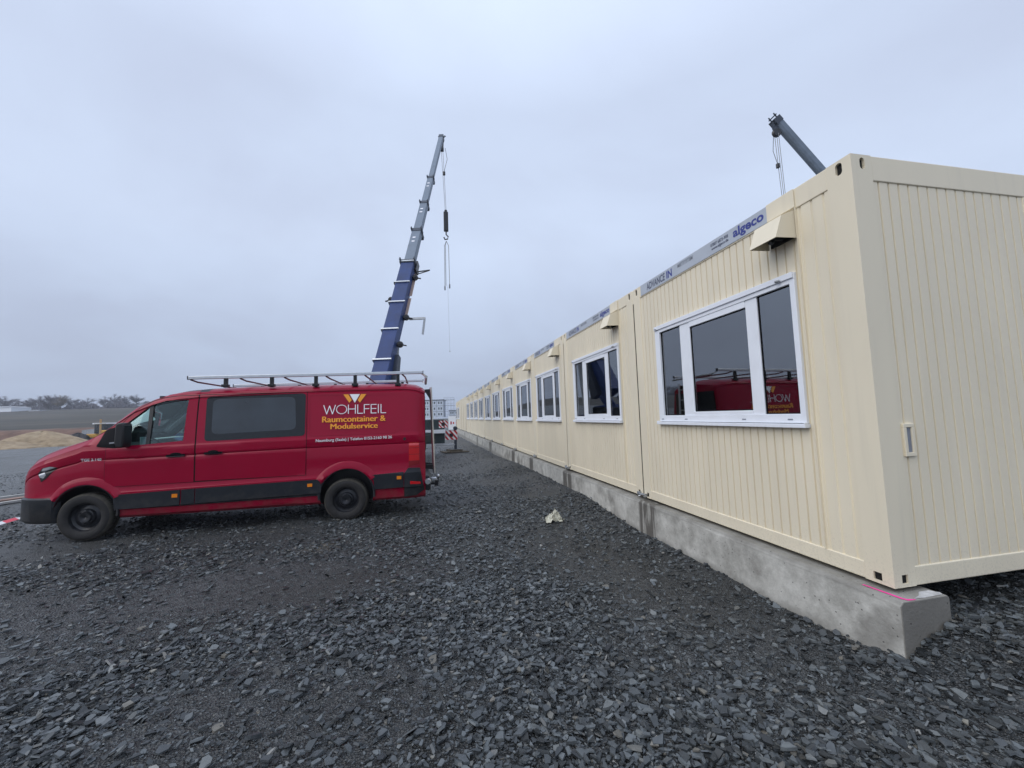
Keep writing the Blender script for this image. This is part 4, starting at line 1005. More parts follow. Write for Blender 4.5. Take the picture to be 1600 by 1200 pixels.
# ---- cab interior
k=MB(); k.box((.10,.22,1.0),(.42,1.78,1.30)); k.bar((.42,1,1.30),(.20,1,1.40),1.5,.06); k.build('dashboard',M_SEAT,van,None,.03)
for y in (.50,1.40):
    k=MB(); k.box((.85,y-.25,.75),(1.32,y+.25,.98)); k.bar((1.24,y,.95),(1.40,y,1.50),.46,.12); k.bar((1.40,y,1.55),(1.44,y,1.72),.26,.09); k.build('seat',M_SEAT,van,None,.04)
k=MB(); cen=Vector((.62,.50,1.34)); nrm=Vector((.75,0,.66)); a=Vector((0,1,0)); b=nrm.cross(a)
k.tube([cen+.19*(math.cos(t*math.pi/12)*a+math.sin(t*math.pi/12)*b) for t in range(25)],.014,6); k.bar(cen-.18*a,cen+.18*a,.02,.05); k.bar(cen,cen-nrm*.25,.05,.05); k.build('steering_wheel',M_BLACK,van,40)
k=MB(); k.lathe([(.001,0),(.035,0),(.04,.12),(.001,.12)],(.55,.30,1.38),2,12); k.build('drinks_cup',M_FARB,van,40)
k=MB(); k.box((.78,.25,2.03),(.84,.85,2.15)); k.build('sun_visor',M_SEAT,van)
k=MB(); k.bar((.22,1.05,1.44),(.40,1.62,1.46),.30,.01); k.build('dash_papers',M_WHITETXT,van)
# ---- roof rack
k=MB()
for y in (.20,1.80):
    k.bar((1.19,y,2.435),(4.93,y,2.515),.05,.052)
rr=k.build('roof_rack',M_ALU,van,None,.006)
k=MB()
for x in (1.195,4.925):
    zc=2.435+(x-1.19)*.0214
    k.box((x-.006,.172,zc-.03),(x+.006,.228,zc+.03)); k.box((x-.006,1.772,zc-.03),(x+.006,1.828,zc+.03))
k.each('end_cap',M_BLACK,rr)
k=MB()
for x in (1.23,1.95,2.62,3.28,3.92,4.56):
    z=2.405+(x-1.19)*.0214; k.tube([(x,.2,z),(x+.04,.32,z-.03),(x+.04,1.68,z-.03),(x,1.8,z)],.014,8)
k.each('cross_bar',mat('dark_red_tube',(.09,.012,.02),.4,.3),rr,40)
k=MB()
for x in (1.73,2.42,3.11,3.75,4.48):
    for y in (.22,1.78):
        z=2.415+(x-1.19)*.0214; k.box((x-.025,y-.03,2.27),(x+.03,y+.02,z)); k.box((x-.05,y-.05,2.28),(x+.05,y+.03,2.325))
k.each('rack_foot',M_BLACK,rr,None,.005,2)
k=MB(); k.tube([(4.98,.26,2.44),(4.98,1.74,2.44)],.028,12); k.bar((4.90,.2,2.50),(4.985,.26,2.44),.02,.03); k.bar((4.90,1.8,2.50),(4.985,1.74,2.44),.02,.03); k.build('loading_roller',M_ALU,rr,40)
# ---- rear ladder
k=MB()
for y in (1.02,1.36): k.tube([(5.075,y,2.30),(5.125,y,.58)],.024,8)
ld=k.build('rear_ladder',M_ALU,van,40)
k=MB()
for i in range(7): z=.72+i*.24; x=5.124-(z-.6)*.029; k.bar((x,1.02,z),(x,1.36,z),.03,.018)
k.each('rung',M_ALU,ld)
k=MB()
for y in (1.02,1.36):
    k.bar((4.93,y,2.235),(5.08,y,2.245),.03,.045); k.add([(4.96,y-.012,2.24),(5.075,y-.012,2.24),(5.075,y-.012,1.98),(5.045,y-.012,2.10),(4.96,y+.012,2.24),(5.075,y+.012,2.24),(5.075,y+.012,1.98),(5.045,y+.012,2.10)],[(0,1,2,3),(7,6,5,4),(0,3,7,4),(3,2,6,7)]); k.bar((4.95,y,.72),(5.12,y,.70),.03,.09)
k.each('ladder_bracket',M_BLACK,ld,per=3)
# ---- tow bar
k=MB(); k.tube([(4.9,1,.38),(5.13,1,.38),(5.20,1,.42),(5.20,1,.50)],.022,8); k.box((4.92,.80,.33),(5.0,1.2,.43)); k.box((5.13,.93,.34),(5.2,1.07,.45)); k.build('tow_bar',M_BLACK,van,40)
k=MB(); k.lathe([(.001,-.04),(.03,-.03),(.04,0),(.03,.03),(.001,.04)],(5.20,1,.52),2,14); k.box((5.06,.93,.44),(5.17,1.07,.50)); k.build('tow_ball',M_ALU,van,50,.01)
# exhaust / dent crease on the sill
k=MB(); k.add([(2.15,.015,.345),(2.6,.004,.385),(2.95,.02,.345),(2.6,.03,.335)],[(0,1,2,3)]); k.build('dented_sill',M_RED,van)

# ---------------------------------------------------------------- mobile cranes
def crane(name,label,piv,tip,car,heading,nsec,fr,slw,shift,rope_to,bs=1.0,outs=(4.35,-2.95)):
    """piv: boom foot, tip: boom head, car: centre of the slew ring on the ground, heading: direction the chassis points (towards its rear)"""
    t=empty(name,car,label,'crane','mobile cranes lifting over the containers')
    O=Vector(car); P0=Vector(piv)-O; P1=Vector(tip)-O; ax=(P1-P0); Lb=ax.length; ax.normalize()
    up=Vector((0,0,1)); sx=ax.cross(up).normalized(); sy=sx.cross(ax).normalized()      # sy: upper side of the boom
    wid=[w_*bs for w_ in (.66,.50,.43,.37,.31)]; hei=[w_*bs for w_ in (.80,.60,.52,.45,.40)]
    prev=-.02
    for i in range(nsec):
        a=fr[i]; b=fr[i+1]; A=P0+ax*Lb*a; B=P0+ax*Lb*b; w,h=wid[i],hei[i]
        q=MB(); prof=[(-.5,.5),(.5,.5),(.5,-.12),(.34,-.40),(.14,-.5),(-.14,-.5),(-.34,-.40),(-.5,-.12)]
        st=A-ax*.3 if i else A
        vs=[st+sx*x*w+sy*y*h for x,y in prof]+[B+sx*x*w+sy*y*h for x,y in prof]; n=8
        q.add(vs,[tuple(range(n))[::-1],tuple(range(n,2*n))]+[(k,(k+1)%n,(k+1)%n+n,k+n) for k in range(n)])
        s=q.build('boom_section',M_BLUE if i==0 else M_BGREY,t,None,.01)
        if i<nsec-1:
            q=MB(); c0=B-ax*.22; q.bar(c0,B+ax*.03,w*1.10,h*1.08,up=sy)
            q.bar(B-ax*.06+sx*w*.56,B-ax*.06+sx*w*.56+sy*h*.72,.05,.16,up=ax); q.bar(B-ax*.06-sx*w*.56,B-ax*.06-sx*w*.56+sy*h*.72,.05,.16,up=ax)
            q.build('section_collar',M_BGREYD,s)
            if i>0:
                q=MB()
                for d in (.30,.42): c=B-ax*Lb*(b-a)*d; q.bar(c-sx*w*.05+sy*h*.505,c+ax*.10-sx*w*.05+sy*h*.505,.16,.01,up=sy); q.bar(c-sx*(w*.505),c+ax*.09-sx*(w*.505),.01,.2,up=sy)
                q.each('white_decal',M_WHITETXT,s)
        if i==0:
            q=MB()
            for d in (.20,.41,.62,.79,.985):
                c=A+(B-A)*d
                q.bar(c-sx*w*.62+sy*h*.54,c+sx*w*.58+sy*h*.54,.07,.06,up=sy); q.bar(c-sx*w*.60+sy*h*.53,c-sx*w*.60-sy*h*.3,.05,.07,up=ax)
            q.each('step_bar',M_STEEL,s,per=2)
            q=MB(); q.tube([A+(B-A)*.2-sx*w*.72,A+(B-A)*.98-sx*w*.72],.022,6); q.tube([A+(B-A)*.8-sx*w*.78-sy*.2,A+(B-A)*.98-sx*w*.66-sy*.2],.02,6); q.build('side_rail',M_STEEL,s)
            for d,sd in ((.68,-1),(.53,1),(.33,1),(.87,1)):
                c=A+(B-A)*d+sx*sd*w*.72+sy*.1
                q=MB(); q.lathe([(.001,-.14),(.12,-.12),(.15,0),(.12,.12),(.001,.14)],tuple(c),1,12); q.bar(c,c+sx*sd*.28-Vector((0,0,.06)),.07,.05); q.build('boom_lamp' if sd<0 else 'jib_bracket',M_BLACK,s)
            c=A+(B-A)*.53+sx*w*.9; q=MB(); q.bar(c,c+sx*.75,.10,.10); q.bar(c+sx*.72,c+sx*.62-Vector((0,0,.75)),.08,.10); q.build('jib_hook',M_STEEL,s)
            q=MB(); c=A+(B-A)*.94+sx*w*.55; q.bar(c,c+ax*.7,.16,.34,up=sy); q.bar(c,c+sx*.75+ax*.1,.05,.05); q.bar(c-ax*.25,c+sx*.7+ax*.06,.04,.04); q.build('jib_bracket',M_BLACK,s)
            q=MB(); q.bar(A+(B-A)*.02+sx*w*.6-sy*.5,A+(B-A)*.27+sx*w*.55-sy*.1,.32,.5,.26,.3,up=sy); q.build('boom_foot_guard',M_BGREYD,s)
            q=MB()
            for d,l in ((.52,.18),(.72,.2)): q.bar(A+(B-A)*d+sx*(w*.503),A+(B-A)*(d+l)+sx*(w*.503),.012,h*.34,up=sx)
            q.each('side_plate',mat('tan_plate',(.42,.30,.24),.6),s)
    hd=P1; q=MB(); wl=wid[nsec-1]
    q.bar(hd-ax*.25,hd+ax*.12,wl*1.1,hei[nsec-1]*1.1,up=sy); 
    down=Vector((0,0,-1)); side=-sy
    q.bar(hd+side*.15-ax*.05,hd+side*.58-ax*.8,.22,.30,.18,.22,up=ax)
    q.bar(hd+ax*.25-sx*.3,hd+ax*.25+sx*.3,.05,.05); q.bar(hd+ax*.05-sx*.2,hd+ax*.4-sx*.2,.05,.05); q.bar(hd+ax*.05+sx*.2,hd+ax*.4+sx*.2,.05,.05)
    hh=q.build('boom_head',M_BGREYD,t)
    q=MB(); ctr=hd+side*.48-ax*.6
    M=MB(); M.lathe([(.03,-.10),(.24,-.10),(.20,-.05),(.24,0),(.20,.05),(.24,.10),(.03,.10)],(0,0,0),1,18); 
    rot=Matrix((sx.cross(Vector((0,0,1))).normalized(),sx,Vector((0,0,1)))).transposed(); q.add([rot@Vector(v)+ctr for v in M.v],M.f); q.build('sheave',M_BLACK,hh,40)
    rt=Vector(rope_to)-O
    q=MB()
    for d in slw: q.tube([ctr+sx*d+Vector((0,0,-.1)),Vector((rt.x,rt.y,rt.z))+sx*d*.6],.016,5)
    q.build('hoist_rope',M_ROPE,t)
    q=MB(); q.tube([ctr+sx*.25,ctr+sx*.38+Vector((0,0,-.9)),ctr+sx*.12+Vector((0,0,-1.9))],.016,5); q.lathe([(.001,-.16),(.10,-.12),(.10,.12),(.001,.16)],tuple(ctr+sx*.12+Vector((0,0,-2.0))),2,8); q.build('limit_switch_weight',M_BLACK,t)
    # hook block
    q=MB(); q.bar(rt,rt+Vector((0,0,-1.5)),.20,.34,.24,.34); q.bar(rt+Vector((0,0,.15)),rt,.16,.2)
    q.build('hook_block',M_BLACK,t,None,.04)
    q=MB(); c=rt+Vector((0,0,-1.9)); q.tube([rt+Vector((0,0,-1.5)),c+Vector((0,0,.15)),c+sx*.15+Vector((0,0,-.02)),c+sx*.1+Vector((0,0,-.2)),c-sx*.1+Vector((0,0,-.22)),c-sx*.17+Vector((0,0,-.05))],.05,8); q.build('hook',M_BLACK,t,40)
    # superstructure
    hb=Vector((ax.x,ax.y,0)).normalized(); hs=hb.cross(up)
    q=MB(); z0=1.15; zt=P0.z
    q.lathe([(.001,1.0),(.75,1.0),(.75,1.2),(.001,1.2)],(0,0,0),2,24); q.build('slew_ring',M_BGREYD,t,40)
    q=MB(); q.bar(Vector((0,0,1.45))-hb*2.3,Vector((0,0,1.45))+hb*1.2,1.5,.5); 
    for d in (-.5,.5): q.bar(Vector((0,0,1.5))-hb*1.9+hs*d,P0+hs*d-Vector((0,0,0)),.10,.5)
    q.build('superstructure',M_BLUE,t,None,.03)
    q=MB(); q.bar(Vector((0,0,1.55))-hb*3.0,Vector((0,0,1.55))-hb*2.3,2.4,.85); q.build('counterweight',M_BGREYD,t,None,.04)
    q=MB(); q.bar(Vector((0,0,1.25))+hb*.9,P0+ax*Lb*.16-sy*.55,.26,.26,.18,.18); q.build('lift_cylinder',M_STEEL,t)
    c=Vector((0,0,1.2))+hb*.9-hs*1.15; q=MB(); q.bar(c+Vector((0,0,.05))-hb*.7,c+Vector((0,0,.05))+hb*.7,.85,.2); q.bar(c+Vector((0,0,.55))-hb*.65,c+Vector((0,0,.55))+hb*.6,.8,.85,.8,.7); cb=q.build('operator_cab',M_BLUE,t,None,.03)
    q=MB(); q.bar(c+Vector((0,0,.6))-hb*.4,c+Vector((0,0,.6))+hb*.66,.82,.5); q.build('cab_window',M_TINT,cb)
    # chassis
    H2=Vector(heading).normalized(); HS=H2.cross(up); SH=H2*shift
    q=MB(); q.bar(SH+H2*4.6+Vector((0,0,.80)),SH-H2*4.2+Vector((0,0,.80)),1.1,.5); q.bar(SH+H2*4.5+Vector((0,0,1.08)),SH-H2*2.8+Vector((0,0,1.08)),2.5,.10); ch=q.build('chassis',M_TEAL,t,None,.02)
    q=MB()
    for s in (-1,1): q.bar(SH+H2*4.5+HS*s*1.2+Vector((0,0,.88)),SH-H2*2.6+HS*s*1.2+Vector((0,0,.88)),.25,.32)
    q.each('deck_box',M_TEAL,ch,None,.02)
    c=SH-H2*3.6+Vector((0,0,0)); q=MB(); q.bar(c+H2*.9+Vector((0,0,1.05)),c-H2*.9+Vector((0,0,1.05)),2.4,.9); q.bar(c+H2*.8+Vector((0,0,1.85)),c-H2*.7+Vector((0,0,1.8)),2.3,.75,2.2,.6); dc=q.build('driver_cab',M_BLUE,t,None,.05)
    q=MB(); q.bar(c+H2*.5+Vector((0,0,1.82)),c-H2*.74+Vector((0,0,1.80)),2.34,.46); q.build('cab_window',M_TINT,dc)
    for i,d in enumerate((3.5,2.1,-1.2,-2.3)):
        for s in (-1,1):
            q=MB(); cc=SH+H2*d+HS*s*1.05+Vector((0,0,.58)); M=MB(); M.lathe([(.001,-.10),(.26,-.12),(.30,-.17),(.52,-.18),(.58,-.12),(.58,.12),(.52,.18),(.001,.16)],(0,0,0),1,24)
            rot=Matrix((H2,HS,Vector((0,0,1)))).transposed(); q.add([rot@Vector(v)+cc for v in M.v],M.f); q.build('wheel',M_TYRE,t,35)
    # outriggers
    for d in outs:
        for s in (-1,1):
            q=MB(); a=SH+H2*d+HS*s*1.0+Vector((0,0,.66)); b=SH+H2*d+HS*s*2.65+Vector((0,0,.66)); q.bar(a,b,.32,.22); oo=q.build('outrigger_beam',M_WHITE,t,None,.01)
            q=MB(); q.bar(b+Vector((0,0,.40)),b+Vector((0,0,-.48)),.17,.17); q.bar(b+Vector((0,0,-.48)),b+Vector((0,0,-.54)),.45,.45); q.build('outrigger_jack',M_BGREYD,oo)
    return t,O,H2,HS
cz=-.56
cr1,O1,H1,S1=crane('mobile_crane','tall blue mobile crane rising behind the red van, hook hanging free','x' and (-5.0,14.55,2.05),(-1.813,26.9,22.3),(-4.9,15.6,cz),(.66,.75,0),5,[0,.352,.478,.603,.735,1.0],(-.06,.06),-2.75,(-1.60,27.0,16.55),1.0,(-2.0,))
crane('mobile_crane','second blue crane, only its boom top shows above the nearest container roof',(31.0,15.4,2.1),(17.6,16.85,18.35),(32.0,15.3,cz),(-.2,1,0),3,[0,.42,.785,1.0],(-.14,.0,.16),0,(18.0,16.9,7.0),.92)
# striped warning boards at the end of the first crane's outriggers
def board(c,w,h,dirx,parent,hole=True):
    c=Vector(c); dx_=Vector(dirx).normalized(); nz=Vector((0,0,1)); n=dx_.cross(nz)
    if n.dot(CP-c-O1)<0: n=-n
    q=MB(); q.bar(c-dx_*w/2-n*.012,c+dx_*w/2-n*.012,.02,h); b=q.build('warning_board',M_STRIPEW,parent)
    k=MB(); ns=4
    for i in range(-1,4):
        x0=i*w/2.6-w*.1; P=[(x0,h),(x0+w*.2,h),(x0+w*.2+h*.85,0),(x0+h*.85,0)]
        # clip to the board
        bmv=[]; 
        def clip(P,f,g):
            o=[]
            for a,b2 in zip(P,P[1:]+P[:1]):
                fa,fb=f(a),f(b2)
                if fa>=0: o.append(a)
                if fa*fb<0: t=fa/(fa-fb); o.append((a[0]+(b2[0]-a[0])*t,a[1]+(b2[1]-a[1])*t))
            return o
        P=clip(P,lambda p:p[0],0)
        if P: P=clip(P,lambda p:w-p[0],0)
        if len(P)>2: k.add([c+dx_*(x-w/2)+nz*(y-h/2)+n*.002 for x,y in P],[tuple(range(len(P)))])
    k.build('stripe',M_STRIPER,b)
    k=MB(); k.bar(c-n*.004,c+n*.012,.17,.17); k.build('beam_socket',M_BLACK,b)
vd=(.98,-.2,0)
# measured in world space, stored relative to the crane
def rw(x,y,z): return Vector((x,y,z))-O1
board(rw(-2.31,18.55,.88),.44,.36,vd,cr1); board(rw(-1.93,18.35,.32),.62,.46,vd,cr1)
k=MB(); k.box(tuple(rw(-3.75,18.6,.62)),tuple(rw(-2.25,18.75,1.12))); k.box(tuple(rw(-3.75,18.45,-.08)),tuple(rw(-2.25,18.72,.42))); k.build('side_locker',M_TEAL,cr1,None,.015)
k=MB(); k.box(tuple(rw(-3.75,18.3,.445)),tuple(rw(-2.22,18.6,.60))); k.build('outrigger_beam',M_WHITE,cr1)
k=MB(); k.box(tuple(rw(-2.7,18.3,-.19)),tuple(rw(-1.75,18.6,-.13))); k.build('under_run_bar',M_STEEL,cr1)
k=MB(); a=rw(-1.72,18.4,0); k.bar(a+Vector((0,0,.75)),a+Vector((0,0,-.38)),.13,.13); k.bar(a+Vector((0,0,.6)),a+Vector((0,0,.72)),.22,.20); k.bar(a+Vector((0,0,-.38)),a+Vector((0,0,-.47)),.5,.5); k.build('outrigger_jack',M_BGREYD,cr1)
gz=float(H(-1.72,18.4))
k=MB(); k.box((-.62,-.45,0),(.62,.45,.05)); k.box((-.32,-.32,.0501),(.32,.32,.14)); o=k.build('support_mat',M_WOODD,None,None,.01); o.location=(-1.78,18.35,gz+.03); o.rotation_euler=(0,.02,.3)
tag(o,'stacked timber spreader mat under the crane outrigger foot','ground mat')
# slings hanging from the hook
k=MB(); a=Vector((-1.60,27.0,14.3)); 
for d,l in ((-.14,3.45),(.16,3.3),(-.07,3.4)): k.tube([a,a+Vector((d,0,-.35)),a+Vector((d*1.15,0,-l))],.022,5)
for d,l in ((-.14,3.45),(.16,3.3)): k.bar(a+Vector((d*1.15,0,-l)),a+Vector((d*1.15,0,-l-.28)),.10,.10)
o=k.build('chain_sling',M_ROPE,None,40); tag(o,'long pale lifting slings hanging from the free crane hook','sling')
k=MB(); k.tube([a+Vector((.05,.1,-3.4)),a+Vector((.12,.2,-8.2))],.006,4); k.lathe([(.001,-.05),(.05,0),(.001,.05)],(a.x+.12,a.y+.2,a.z-8.25),2,6)
o=k.build('guide_line',M_ROPE,None,40); tag(o,'thin guide line dangling below the lifting slings','rope')

# ---------------------------------------------------------------- things lying about
def lump(name,cx,cy,rx,ry,h,m,rz=0,seed=0,n=44,nr=16,prof=1.6,parent=None):
    q=MB(); vs=[];rs=random.Random(seed); ph=[rs.uniform(0,6) for _ in range(6)]
    for i in range(nr+1):
        r=i/nr
        for k in range(n):
            a=2*math.pi*k/n; wv=1+.10*math.sin(3*a+ph[0])+.07*math.sin(5*a+ph[1])+.04*math.sin(9*a+ph[2])
            x=r*wv*rx*math.cos(a); y=r*wv*ry*math.sin(a)
            z=h*max(0,1-r**prof)*(1+.18*math.sin(2*a+ph[3])*r+.05*math.sin(7*a+ph[4]+6*r)+.06*math.sin(13*a+ph[5]+11*r)*r)
            X=x*math.cos(rz)-y*math.sin(rz); Y=x*math.sin(rz)+y*math.cos(rz)
            vs.append((X,Y,float(H(cx+X,cy+Y))-float(H(cx,cy))+z-.25*(r>.98)))
    q.add(vs,[(i*n+k,(i+1)*n+k,(i+1)*n+(k+1)%n,i*n+(k+1)%n) for i in range(nr) for k in range(n)])
    o=q.build(name,m,parent,180); o.location=(cx,cy,float(H(cx,cy))); return o
def W2(px,py,D): 
    v=f_+R2*((px-800)/625)-U2*((py-600)/625); return CP+v*D
# crumpled litter
q=MB(); vs=[];n=14
for i in range(n):
    for j in range(n):
        u,v=i/(n-1)-.5,j/(n-1)-.5; rr=math.hypot(u,v)
        vs.append((u*.26+.02*random.uniform(-1,1),v*.20+.02*random.uniform(-1,1),max(0,.16*(1-1.9*rr)+.035*random.uniform(-1,1)+.03*math.sin(9*u)*math.cos(8*v))+.012))
q.add(vs,[(i*n+j,(i+1)*n+j,(i+1)*n+j+1,i*n+j+1) for i in range(n-1) for j in range(n-1)])
o=q.build('crumpled_bag',M_PAPER,None,25); o.location=(-1.10,3.88,float(H(-1.10,3.88))+.005); tag(o,'crumpled pale paper bag lying on the gravel before the footing','litter')
# boards and tape beyond the van's nose
def plank(a,b,w,h,m,label,group):
    a=Vector(a);b=Vector(b); a.z=float(H(a.x,a.y))+.05; b.z=float(H(b.x,b.y))+.05; q=MB(); c=(a+b)/2; q.bar(a-c,b-c,w,h); o=q.build('timber_board',m,None,None,.004); o.location=c; tag(o,label,'board',group); return o
G='boards lying beyond the front of the van'
M_PALE=mat('pale_board',(.46,.45,.42),.7,0,(6,.15)); M_REDB=mat('reddish_board',(.24,.15,.12),.8,0,(6,.3))
plank((-12.6,8.55,0),(-12.2,9.7,0),.10,.05,M_PALE,'pale narrow board nearest the red and white tape',G)
plank((-13.2,8.6,0),(-12.5,9.85,0),.28,.04,M_REDB,'reddish brown board between two pale ones',G)
plank((-14.1,8.9,0),(-12.9,10.6,0),.10,.06,M_PALE,'pale board farthest from the van nose',G)
q=MB(); w=MB(); a=Vector((-10.42,6.2,0)); b=Vector((-10.2,7.3,0)); n=6
for i in range(n):
    p=a+(b-a)*i/n; r=a+(b-a)*(i+1)/n; zp=float(H(p.x,p.y))+.05+.02*math.sin(i*2.1); zr=float(H(r.x,r.y))+.05+.02*math.sin((i+1)*2.1)
    tgt=q if i%2 else w; tgt.add([(p.x,p.y,zp),(r.x,r.y,zr),(r.x-.075,r.y+.012,zr+.035),(p.x-.075,p.y+.012,zp+.035)],[(0,1,2,3)])
o=w.build('barrier_tape',M_STRIPEW); tag(o,'red and white barrier tape lying on the gravel by the van front','tape')
q.each('red_stripe',mat('tape_red',(.62,.05,.08),.4),o)
# heaps
p=W2(64,700,52); o=lump('sand_pile',p.x,p.y,6.6,4.0,1.95,M_SAND,-YAW,3,prof=1.7); tag(o,'peaked heap of yellow sand at the edge of the gravel yard','sand heap')
p=W2(-12,702,48); o=lump('sand_pile',p.x,p.y,6.5,3.2,1.0,M_SAND,-YAW,5,prof=1.4); tag(o,'flatter sand heap at the left edge of the photo','sand heap')
p=W2(161,690,60); ld=empty('wheel_loader',(p.x,p.y,float(H(p.x,p.y))+.1),'yellow wheel loader with a dark bucket working before the brown bank','loader',None,math.radians(180)-YAW)
k=MB(); k.box((-2.6,-1.0,1.0),(-.4,1.0,2.0)); k.box((-.4,-.6,.9),(2.0,.6,1.5)); k.build('engine_hood',M_YELLOW,ld,None,.08)
k=MB(); k.box((-.9,-.8,1.5),(.6,.8,2.9)); cb=k.build('cab',M_TINT,ld,None,.05)
k=MB(); k.box((-1.05,-.9,2.9),(.8,.9,3.08)); k.build('cab_roof',M_WHITE,cb,None,.03)
for x in (-1.6,1.7):
    for y in (-1.05,1.05):
        k=MB(); k.lathe([(.001,-.22),(.35,-.22),(.62,-.25),(.7,-.12),(.7,.12),(.62,.25),(.35,.22),(.001,.22)],(x,y,.7),1,18); k.build('wheel',M_TYRE,ld,35)
k=MB(); k.bar((1.6,-.4,1.3),(3.2,-.4,.7),.18,.3); k.bar((1.6,.4,1.3),(3.2,.4,.7),.18,.3); k.build('lift_arm',M_YELLOW,ld)
k=MB(); k.prism([(3.1,.2),(3.1,1.2),(3.5,1.5),(4.4,.25)],1,-1.3,1.3); k.build('bucket',M_BGREYD,ld)
p=W2(122,690,58.5); o=lump('soil_heap',p.x,p.y,2.1,1.6,1.7,M_SOIL,-YAW,9); tag(o,'dark soil heap beside the wheel loader','soil heap')
# batter board cross
p=W2(157,668,30); gz=float(H(p.x,p.y)); e=empty('batter_board',(p.x,p.y,gz),'raw timber post with a pale cross bar standing beyond the van bonnet','survey post')
top=W2(157,655,30).z-gz; bar=W2(157,662,30).z-gz
k=MB(); k.box((-.055,-.03,-.2),(.055,.03,top)); k.build('post',M_WOOD,e,None,.004)
d=Vector((R2.x,R2.y,0)).normalized(); k=MB(); k.bar(Vector((0,-.04,bar))-d*.47,Vector((0,-.04,bar))+d*.43,.03,.07); k.build('cross_bar',M_PALE,e)
# ---------------------------------------------------------------- trees on the ridge
def crown_mat(c): return mat('winter_twigs',c,.9,0,(.6,.25))
CM=[crown_mat((.16,.15,.17)),crown_mat((.13,.11,.12)),crown_mat((.17,.13,.085))]
M_BARK=mat('bark',(.10,.09,.09),.9)
def tree(px,D,h,w,ci,label,seed,dense=1.0):
    rs=random.Random(seed); h*=.95; w*=1.05; p=W2(px,650,D); g=float(H(p.x,p.y)); e=empty('bare_tree',(p.x,p.y,g-.2),label,'tree','bare trees along the ridge')
    tr=MB(); tw=MB(); tr.tube([(0,0,0),(.1,0,h*.25),(0,.1,h*.5),(.05,0,h*.8)],[h*.03,h*.022,h*.014,h*.004],6)
    tips=[]
    for i in range(13):
        a=rs.uniform(0,6.28); z0=h*rs.uniform(.12,.6); r=w*rs.uniform(.4,1)*.5; z1=z0+h*rs.uniform(.12,.45); z1=min(z1,h*.97)
        q=Vector((r*math.cos(a),r*math.sin(a),z1)); tr.tube([(0,0,z0),q*.5+Vector((0,0,z0*.5+h*.02)),q],[h*.012,h*.008,h*.003],4); tips.append((Vector((0,0,z0)),q))
    tips.append((Vector((0,0,h*.4)),Vector((0,0,h))))
    for i in range(int(1700*dense)):
        a,b=rs.choice(tips); s=a.lerp(b,rs.uniform(.25,1)); L_=h*rs.uniform(.06,.16)
        d=Vector((rs.gauss(0,1),rs.gauss(0,1),rs.gauss(.7,.8))).normalized(); e2=s+d*L_+Vector((rs.gauss(0,w*.07),rs.gauss(0,w*.07),0)); wd=h*.0045*rs.uniform(.6,1.6)
        n=d.cross(Vector((rs.gauss(0,1),rs.gauss(0,1),rs.gauss(0,1)))).normalized()*wd; tw.add([s-n,s+n,e2+n*.4,e2-n*.4],[(0,1,2,3)])
    tr.build('trunk',M_BARK,e); tw.build('crown',CM[ci],e)
TR=[(-95,215,7.5,9,0,'bare tree farthest left on the ridge'),(-40,210,8,10,0,'wide bare tree left of the white shed'),(6,205,8.2,9,0,'bare tree right behind the white shed'),(28,215,7,10,0,'rounded bare tree between the white shed and the low white barn'),
(45,210,6.8,10,1,'dense dark bare tree just left of the low white barn'),(60,222,8.6,9,0,'tall thin bare tree rising behind the low white barn'),(74,205,7.8,6.5,1,'narrow brown tree right of the low white barn'),(84,225,9.2,7,0,'tallest pale bare tree near the olive brown one'),
(93,205,7.8,6,2,'olive brown tree still holding some leaves'),(109,212,6.8,8.5,0,'bare tree right of the olive brown one'),(121,220,6.0,7,0,'small bare tree in the dip of the tree line'),(136,215,6.4,9,0,'low bare tree before the gap in the tree line'),
(163,225,7.6,7,0,'bare tree right of the gap in the tree line'),(178,215,8.2,9,0,'broad bare tree just above the cross shaped post'),(193,222,7.8,8,0,'bare tree nearest the van windscreen'),(212,220,8,9,0,'bare tree half hidden by the van windscreen pillar')]
for i,t in enumerate(TR): tree(t[0],t[1],t[2],t[3],t[4],t[5],100+i,1.7 if t[4] else 1.0)
# low hedge that reads as one mass
q=MB(); rs=random.Random(5)
for i in range(24000):
    px=rs.uniform(-120,240); p=W2(px,648,rs.uniform(205,225)); g=float(H(p.x,p.y)); hh=(2.6+1.1*math.sin(px*.11)+.8*math.sin(px*.31))*rs.random()**1.3-.4
    s=Vector((p.x,p.y,g+hh)); d=Vector((rs.gauss(0,.7),rs.gauss(0,.7),rs.random()+.2))*.8; n=Vector((rs.gauss(0,1),rs.gauss(0,1),rs.gauss(0,1))).normalized()*.2; q.add([s-n,s+n,s+d],[(0,1,2)])
o=q.build('hedgerow',CM[0]); tag(o,'tangled leafless scrub along the ridge below the trees','scrub',None,'stuff')
# distant white buildings
def shed(px,py,D,w,h,label,dep=8,kind='shed'):
    p=W2(px,py,D); g=float(H(p.x,p.y)); zb=min(g,p.z)-.3; e=empty(kind,(p.x,p.y,zb),label,kind,None,-YAW*0); e.rotation_euler=(0,0,math.atan2(R2.y,R2.x))
    hh=p.z-zb+h
    q=MB(); q.box((-w/2,0,0),(w/2,dep,hh)); q.build('wall',M_WHITE,e); q=MB(); q.prism([(-w/2-.3,hh),(0,hh+h*.2),(w/2+.3,hh)],1,-.3,dep+.3); q.build('roof',M_WHITE,e)
shed(5,643,190,7.5,2.0,'white shed on the ridge at the left edge of the photo'); shed(53,643.5,190,5.2,.8,'low white barn on the ridge left of the brown tree',6,'barn'); shed(171,646,180,2.9,.22,'small white polytunnel on the field above the cross shaped post',3,'polytunnel')
